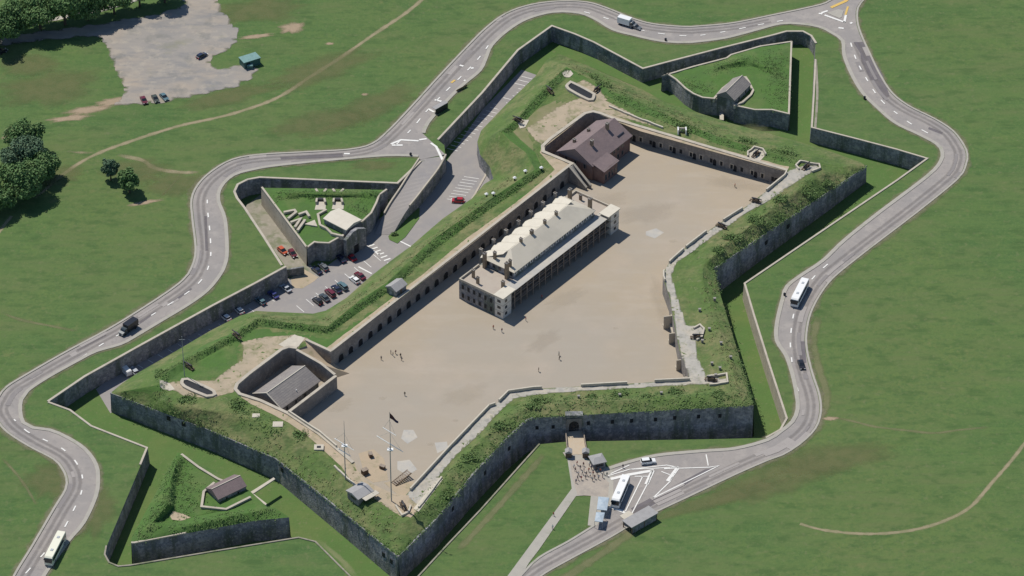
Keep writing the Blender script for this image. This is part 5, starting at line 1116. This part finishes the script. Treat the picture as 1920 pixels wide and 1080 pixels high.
# inner fittings of the right hand rampart wall: landings and steps
def fit(label, x, y, w_, l, h, m='pale_stone', rz=.2):
    p = G(x,y,0); t = thing('stair', label, 'stairs', (p.x,p.y,0), rz); mb = MB()
    for i in range(6): mb.box(-w_/2+i*w_/6, -w_/2+(i+1)*w_/6, -l/2, l/2, 0, h*(i+1)/6)
    mb.out('steps', m, t); mb = MB(); mb.box(-w_/2-.1,w_/2,-l/2-.3,-l/2,0,h+.8); mb.out('cheek_wall', 'coping', t)
fit('upper white stone stair at the right edge of the parade', 1252,612,3.0,1.6,4); fit('middle stone stair at the right edge of the parade', 1262,640,3.0,1.6,3.2); fit('lower stone stair at the right edge of the parade', 1276,690,3.0,1.6,3.2); fit('corner stone stair at the lower right of the parade', 1288,722,3.0,1.6,3.2)
for pts, lb in (([(1257,607),(1272,652)],'upper pale kerb wall beside the right hand edge of the parade'), ([(1276,662),(1286,705)],'lower pale kerb wall beside the right hand edge of the parade')):
    wall(lb, [(p[0],p[1],1.4) for p in pts], -.3, .3, -.1, 'pale_stone', name='yard_wall')
# gate side posts
for x, y, lb in ((1066,856,'dark guard box left of the bridge end'), (1098,856,'dark guard box right of the bridge end')):
    t = thing('guard_box', lb, 'sentry box', G(x,y)); mb = MB(); mb.box(-.9,.9,-.8,.8,0,2.1); mb.out('box', 'timber', t); mb = MB(); mb.gable(-1.1,1.1,-1,1,2.1,2.8,along='y'); mb.out('roof', 'grey_roofing', t)

# ---------------------------------------------------------------- people
def body_mesh(pose):
    J = {'pel':(0,0,.95),'che':(0,.01,1.25),'nec':(0,0,1.46),'hed':(0,.02,1.60),'top':(0,.01,1.72)}
    st = .16 if pose == 'walk' else .03
    pts = [J['pel'],J['che'],J['nec'],J['hed'],J['top'],(.10,0,.90),(.11,st,.50),(.11,st*1.2,.07),(.11,st*1.2+.14,.03),(-.10,0,.90),(-.11,-st*.4,.50),(-.11,-st*1.6,.09),(-.11,-st*1.6+.13,.03),
           (.19,0,1.38),(.24,-st*.6,1.10),(.25,.06-st,.86),(.25,.10-st,.78),(-.19,0,1.38),(-.24,st*.5,1.10),(-.25,.06+st,.86),(-.25,.10+st,.78)]
    ed = [(0,1),(1,2),(2,3),(3,4),(0,5),(5,6),(6,7),(7,8),(0,9),(9,10),(10,11),(11,12),(1,13),(13,14),(14,15),(15,16),(1,17),(17,18),(18,19),(19,20)]
    rad = [.15,.16,.06,.10,.07,.095,.07,.05,.04,.095,.07,.05,.04,.065,.048,.036,.04,.065,.048,.036,.04]
    me = bpy.data.meshes.new('body'); me.from_pydata(pts, ed, []); o = bpy.data.objects.new('tmp', me); COL.objects.link(o)
    md = o.modifiers.new('s','SKIN'); me.skin_vertices[0].data[0].use_root = True
    for i, r_ in enumerate(rad): me.skin_vertices[0].data[i].radius = (r_*(1.25 if i < 2 else 1), r_)
    o.modifiers.new('u','SUBSURF').levels = 1
    dg = bpy.context.evaluated_depsgraph_get(); dg.update(); m2 = bpy.data.meshes.new_from_object(o.evaluated_get(dg)); bpy.data.objects.remove(o); m2.name = 'body'
    m2.materials.clear()
    for k in ('skin','shirt','trousers','hair','shoes'): m2.materials.append(None)
    for p in m2.polygons:
        c = p.center
        p.material_index = 3 if c.z > 1.64 or (c.z > 1.53 and c.y < -.02) else 0 if c.z > 1.46 else (2 if c.z < .95 and abs(c.x) < .19 else 1) if c.z > .08 else 4
        if abs(c.x) > .2 and c.z < 1.15: p.material_index = 0
        p.use_smooth = True
    return m2
mat('skin', (.50,.32,.23)); mat('hair', (.05,.035,.025)); mat('shoes', (.03,.03,.03))
BM = {'stand': body_mesh('stand'), 'walk': body_mesh('walk')}
WORD_ = 0
SH = ['paint_white','paint_red','paint_navy','paint_blue','paint_maroon','paint_silver','paint_teal','paint_black','paint_orange','paint_grey']; TR = ['paint_navy','paint_black','paint_slate','paint_olive','paint_silver']
WORD = {'paint_white':'white','paint_red':'red','paint_navy':'navy','paint_blue':'blue','paint_maroon':'dark red','paint_silver':'light grey','paint_teal':'teal','paint_black':'black','paint_orange':'orange','paint_grey':'grey'}
rp_ = random.Random(4)
def person(pos, label, group=None, z=0, shirt=None, pose=None, onf=False, trs=None):
    p = G(pos[0],pos[1],z)
    if onf: p.z = fs.top(p.x,p.y)+.1
    o = bpy.data.objects.new('person', BM[pose or rp_.choice(['stand','walk'])]); COL.objects.link(o); o.location = p; o.rotation_euler = (0,0,rp_.uniform(0,6.28)); s_ = rp_.uniform(.95,1.06); o.scale = (s_,)*3
    sh = shirt or rp_.choice(SH)
    for i, k in enumerate(('skin', sh, trs or rp_.choice(TR), 'hair', 'shoes')): o.material_slots[i].link = 'OBJECT'; o.material_slots[i].material = MATS[k]
    setp(o, label, 'person', group); return o
KC = 0; TWORD = {'paint_navy':'navy','paint_black':'black','paint_slate':'dark grey','paint_olive':'olive','paint_silver':'pale grey'}
for (x, y), lb in zip([(1105,874),(1082,872),(1088,880),(1095,885),(1079,884),(1085,892),(1092,890),(1100,892),(1104,885),(1098,898),(1107,895),(1112,891),(1083,900),(1080,906),(1115,898),(1111,902),(1120,890),(1118,883),(1126,886),(1132,890),(1076,878),(1090,900),(1130,896),(1109,880),(1094,874),(1122,899),(1138,893)], range(99)):
    sh = SH[KC % len(SH)]; tr_ = TR[(KC // len(SH)) % len(TR)]; KC += 1
    person((x,y), 'visitor in a %s top and %s trousers in the crowd below the gate' % (WORD[sh], TWORD[tr_]), 'crowd of visitors on the forecourt', z=.12, shirt=sh, trs=tr_)
for (x, y), sh, lb in [((737,668),'paint_black','figure in black at the top of the group on the parade below the curtain'), ((733,664),'paint_navy','figure in navy at the left of the group on the parade below the curtain'), ((742,664),'paint_maroon','figure in dark red in the group on the parade below the curtain'),
        ((751,670),'paint_black','figure in black standing just right of the group on the parade'), ((753,676),'paint_grey','figure in grey lowest right of the group on the parade'), ((715,675),'paint_grey','lone figure in grey left of the group on the parade'),
        ((925,617),'paint_orange','figure in orange in front of the near white barracks tower'), ((941,623),'paint_maroon','figure in dark red near the near barracks tower, right of the one in orange'), ((986,602),'paint_red','figure in red near the tip of the barracks shadow'),
        ((1048,667),'paint_teal','upper figure of the pair in the open middle of the parade'), ((1049,675),'paint_black','lower figure of the pair in the open middle of the parade'), ((1010,697),'paint_black','lone figure in black low in the middle of the parade'),
        ((759,742),'paint_olive','lone figure on the parade left of centre above the flag'), ((1378,351),'paint_orange','lone figure in orange at the upper right of the parade'), ((1016,560),'paint_red','figure in red by the barracks shadow edge')]:
    person((x,y), lb, 'visitors on the parade', shirt=sh)
for (x, y), sh, lb in [((1038,968),'paint_red','upper walker in red on the footpath left of the bus park'), ((1036,992),'paint_white','lower walker in white on the footpath left of the bus park'), ((1168,878),'paint_navy','figure in navy by the kerb left of the white estate car')]:
    person((x,y), lb, shirt=sh, pose='walk')
# street furniture beside the roads
def lamp(label, pos, z=0, h=6):
    t = thing('street_lamp', label, 'street lamp', G(pos[0],pos[1],z)); mb = MB(); mb.cyl((0,0,0),(0,0,h),.09,.06,6); mb.out('post', 'iron', t); mb = MB(); mb.cyl((0,0,h),(.9,0,h+.2),.05,n=5); mb.out('arm', 'iron', t); mb = MB(); mb.box(.7,1.3,-.15,.15,h+.12,h+.28); mb.out('lamp_head', 'mast_paint', t)
def bin_(label, pos):
    t = thing('litter_bin', label, 'bin', G(*pos)); mb = MB(); mb.cyl((0,0,0),(0,0,1.0),.38,.42,10); mb.out('drum', 'iron', t); mb = MB(); mb.cyl((0,0,1.0),(0,0,1.2),.44,.25,10); mb.out('lid', 'paint_black', t)
for p, lb in (((1248,77),'dark litter bin below the top road'), ((1621,186),'dark litter bin on the inner verge of the upper right road'), ((1471,555),'dark litter bin at the lay-by left of the right hand coach'), ((770,292),'dark litter bin beside the junction above the ramp')): bin_(lb, p)
t, L = place('bench_shelter', 'small dark shelter at the kerb of the upper left road', 'shelter', (817,216), (840,203)); box('roof', 'grey_roofing', t, 0, L, 0, 1.8, 2.2, 2.35); box('back', 'iron', t, 0, L, 0, .1, 0, 2.2); box('bench', 'timber', t, .3, L-.3, .3, .8, .4, .5)
t, L = place('park_bench', 'long dark bench on the verge of the upper left road', 'bench', (857,173), (876,163)); box('seat', 'timber', t, 0, L, 0, .6, .4, .5); box('backrest', 'timber', t, 0, L, -.05, 0, .5, 1.1)
for x in (.3, L-.3): box('leg', 'iron', t, x-.05, x+.05, .05, .55, 0, .4)

# tyre-worn lanes on the ring road
mat('worn_lane', (.215,.195,.185), [((.30,.27,.25), .15, .5, .66, .8)], fade=.36)
def lane(C0, offs):
    V = []; F = []; A = []; N = normals(C0)
    for o in offs:
        n0 = len(V)
        for i, (p, q) in enumerate(zip(C0, N)):
            for d, a in ((-.8,0),(-.25,.8),(.25,.8),(.8,0)): V.append((p.x+q.x*(o+d), p.y+q.y*(o+d), .118)); A.append(a)
        F += [(n0+4*i+k, n0+4*i+k+1, n0+4*i+k+5, n0+4*i+k+4) for i in range(len(C0)-1) for k in range(3)]
    o = mesh('worn_lane', V, F, 'worn_lane'); at = o.data.attributes.new('fade', 'FLOAT', 'POINT'); at.data.foreach_set('value', A); setp(o, kind='structure')
lane(cO[:-12], (1.6, 3.4)); lane(cO2[12:], (1.6, 3.4))
p_ = MB(); p_.add(*rs_s.drape(GL([(318,965),(325,958),(345,963),(358,970),(340,977),(322,974)], 2.0), .08, 1.0)); p_.out('gravel_pad', 'soil_path', rav_s, world=True)

# wheel tracks, damp and worn places on the parade gravel
mat('gravel_wear', (.335,.285,.22), [((.37,.315,.24), .2, .45, .65, .8)], fade=.13)
mat('gravel_pale', (.50,.43,.33), [((.44,.38,.30), .3, .45, .65, .8)], fade=.22)
faded('gravel_wear', 'gravel_wear', [('blob',1210,400,14,6,.3), ('blob',1240,560,4,14,.1), ('blob',1020,640,9,4,.9), ('blob',1380,345,14,4,-.3)])
faded('gravel_pale', 'gravel_pale', [('blob',717,747,1.6,1,0), ('blob',855,788,1.3,.9,0), ('blob',807,833,1.5,1,0), ('blob',1154,615,1.2,.8,0), ('blob',1262,452,2,1,0), ('blob',1130,380,12,5,.4), ('blob',870,740,10,5,.5), ('blob',1060,560,9,4,.7), ('blob',640,760,5,3,.7), ('blob',1285,690,3,12,.2)])
mb = MB(); rz = []; rr = random.Random(31); Nn = normals(cO); mb2 = MB()
for k in range(26):
    i = rr.randrange(10, len(cO)-30); L_ = rr.randint(1,4); o = rr.choice([-.2,1.2,2.6,4.2]); m_ = mb if k % 2 else mb2; sheet(m_, cO[i:i+L_+1], o, o+rr.uniform(.7,1.7), .121+.0014*len(rz)); rz.append(1)
Nn = normals(cO2)
for k in range(24):
    i = rr.randrange(8, len(cO2)-20); L_ = rr.randint(1,4); o = rr.choice([-.2,1.2,2.6,4.2]); m_ = mb if k % 2 else mb2; sheet(m_, cO2[i:i+L_+1], o, o+rr.uniform(.7,1.7), .121+.0014*len(rz)); rz.append(1)
mat('road_repair_light', (.34,.31,.285), [((.30,.27,.25), .5, .5, .7, .6)]); mat('road_repair_dark', (.235,.215,.205), [((.28,.255,.24), .5, .5, .7, .6)])
setp(mb.out('road_repairs', 'road_repair_light'), kind='structure'); setp(mb2.out('road_repairs', 'road_repair_dark'), kind='structure')
# ragged verges
mat('verge', (.25,.225,.15), [((.16,.17,.08), .4, .45, .65, .9)], fade=.75)
def verge(C0, o, w_):
    V = []; F = []; A = []; rnd = random.Random(3)
    for p, q in zip(C0, normals(C0)):
        ww = w_*rnd.uniform(.4,1.5)
        for d, a in ((0,.8),(ww*.5,.5),(ww,0)): V.append((p.x+q.x*(o+d*(1 if o > 0 else -1)), p.y+q.y*(o+d*(1 if o > 0 else -1)), .1)); A.append(a)
    F = [(3*i+k, 3*i+k+1, 3*i+k+4, 3*i+k+3) for i in range(len(C0)-1) for k in range(2)]
    o_ = mesh('verge', V, F, 'verge'); fadeattr(o_, A); setp(o_, kind='structure')
verge(cO, -.8, 1.6); verge(cO2, -.75, 1.6); verge(cI, .85, 1.3); verge(cI2, .95, 1.3)
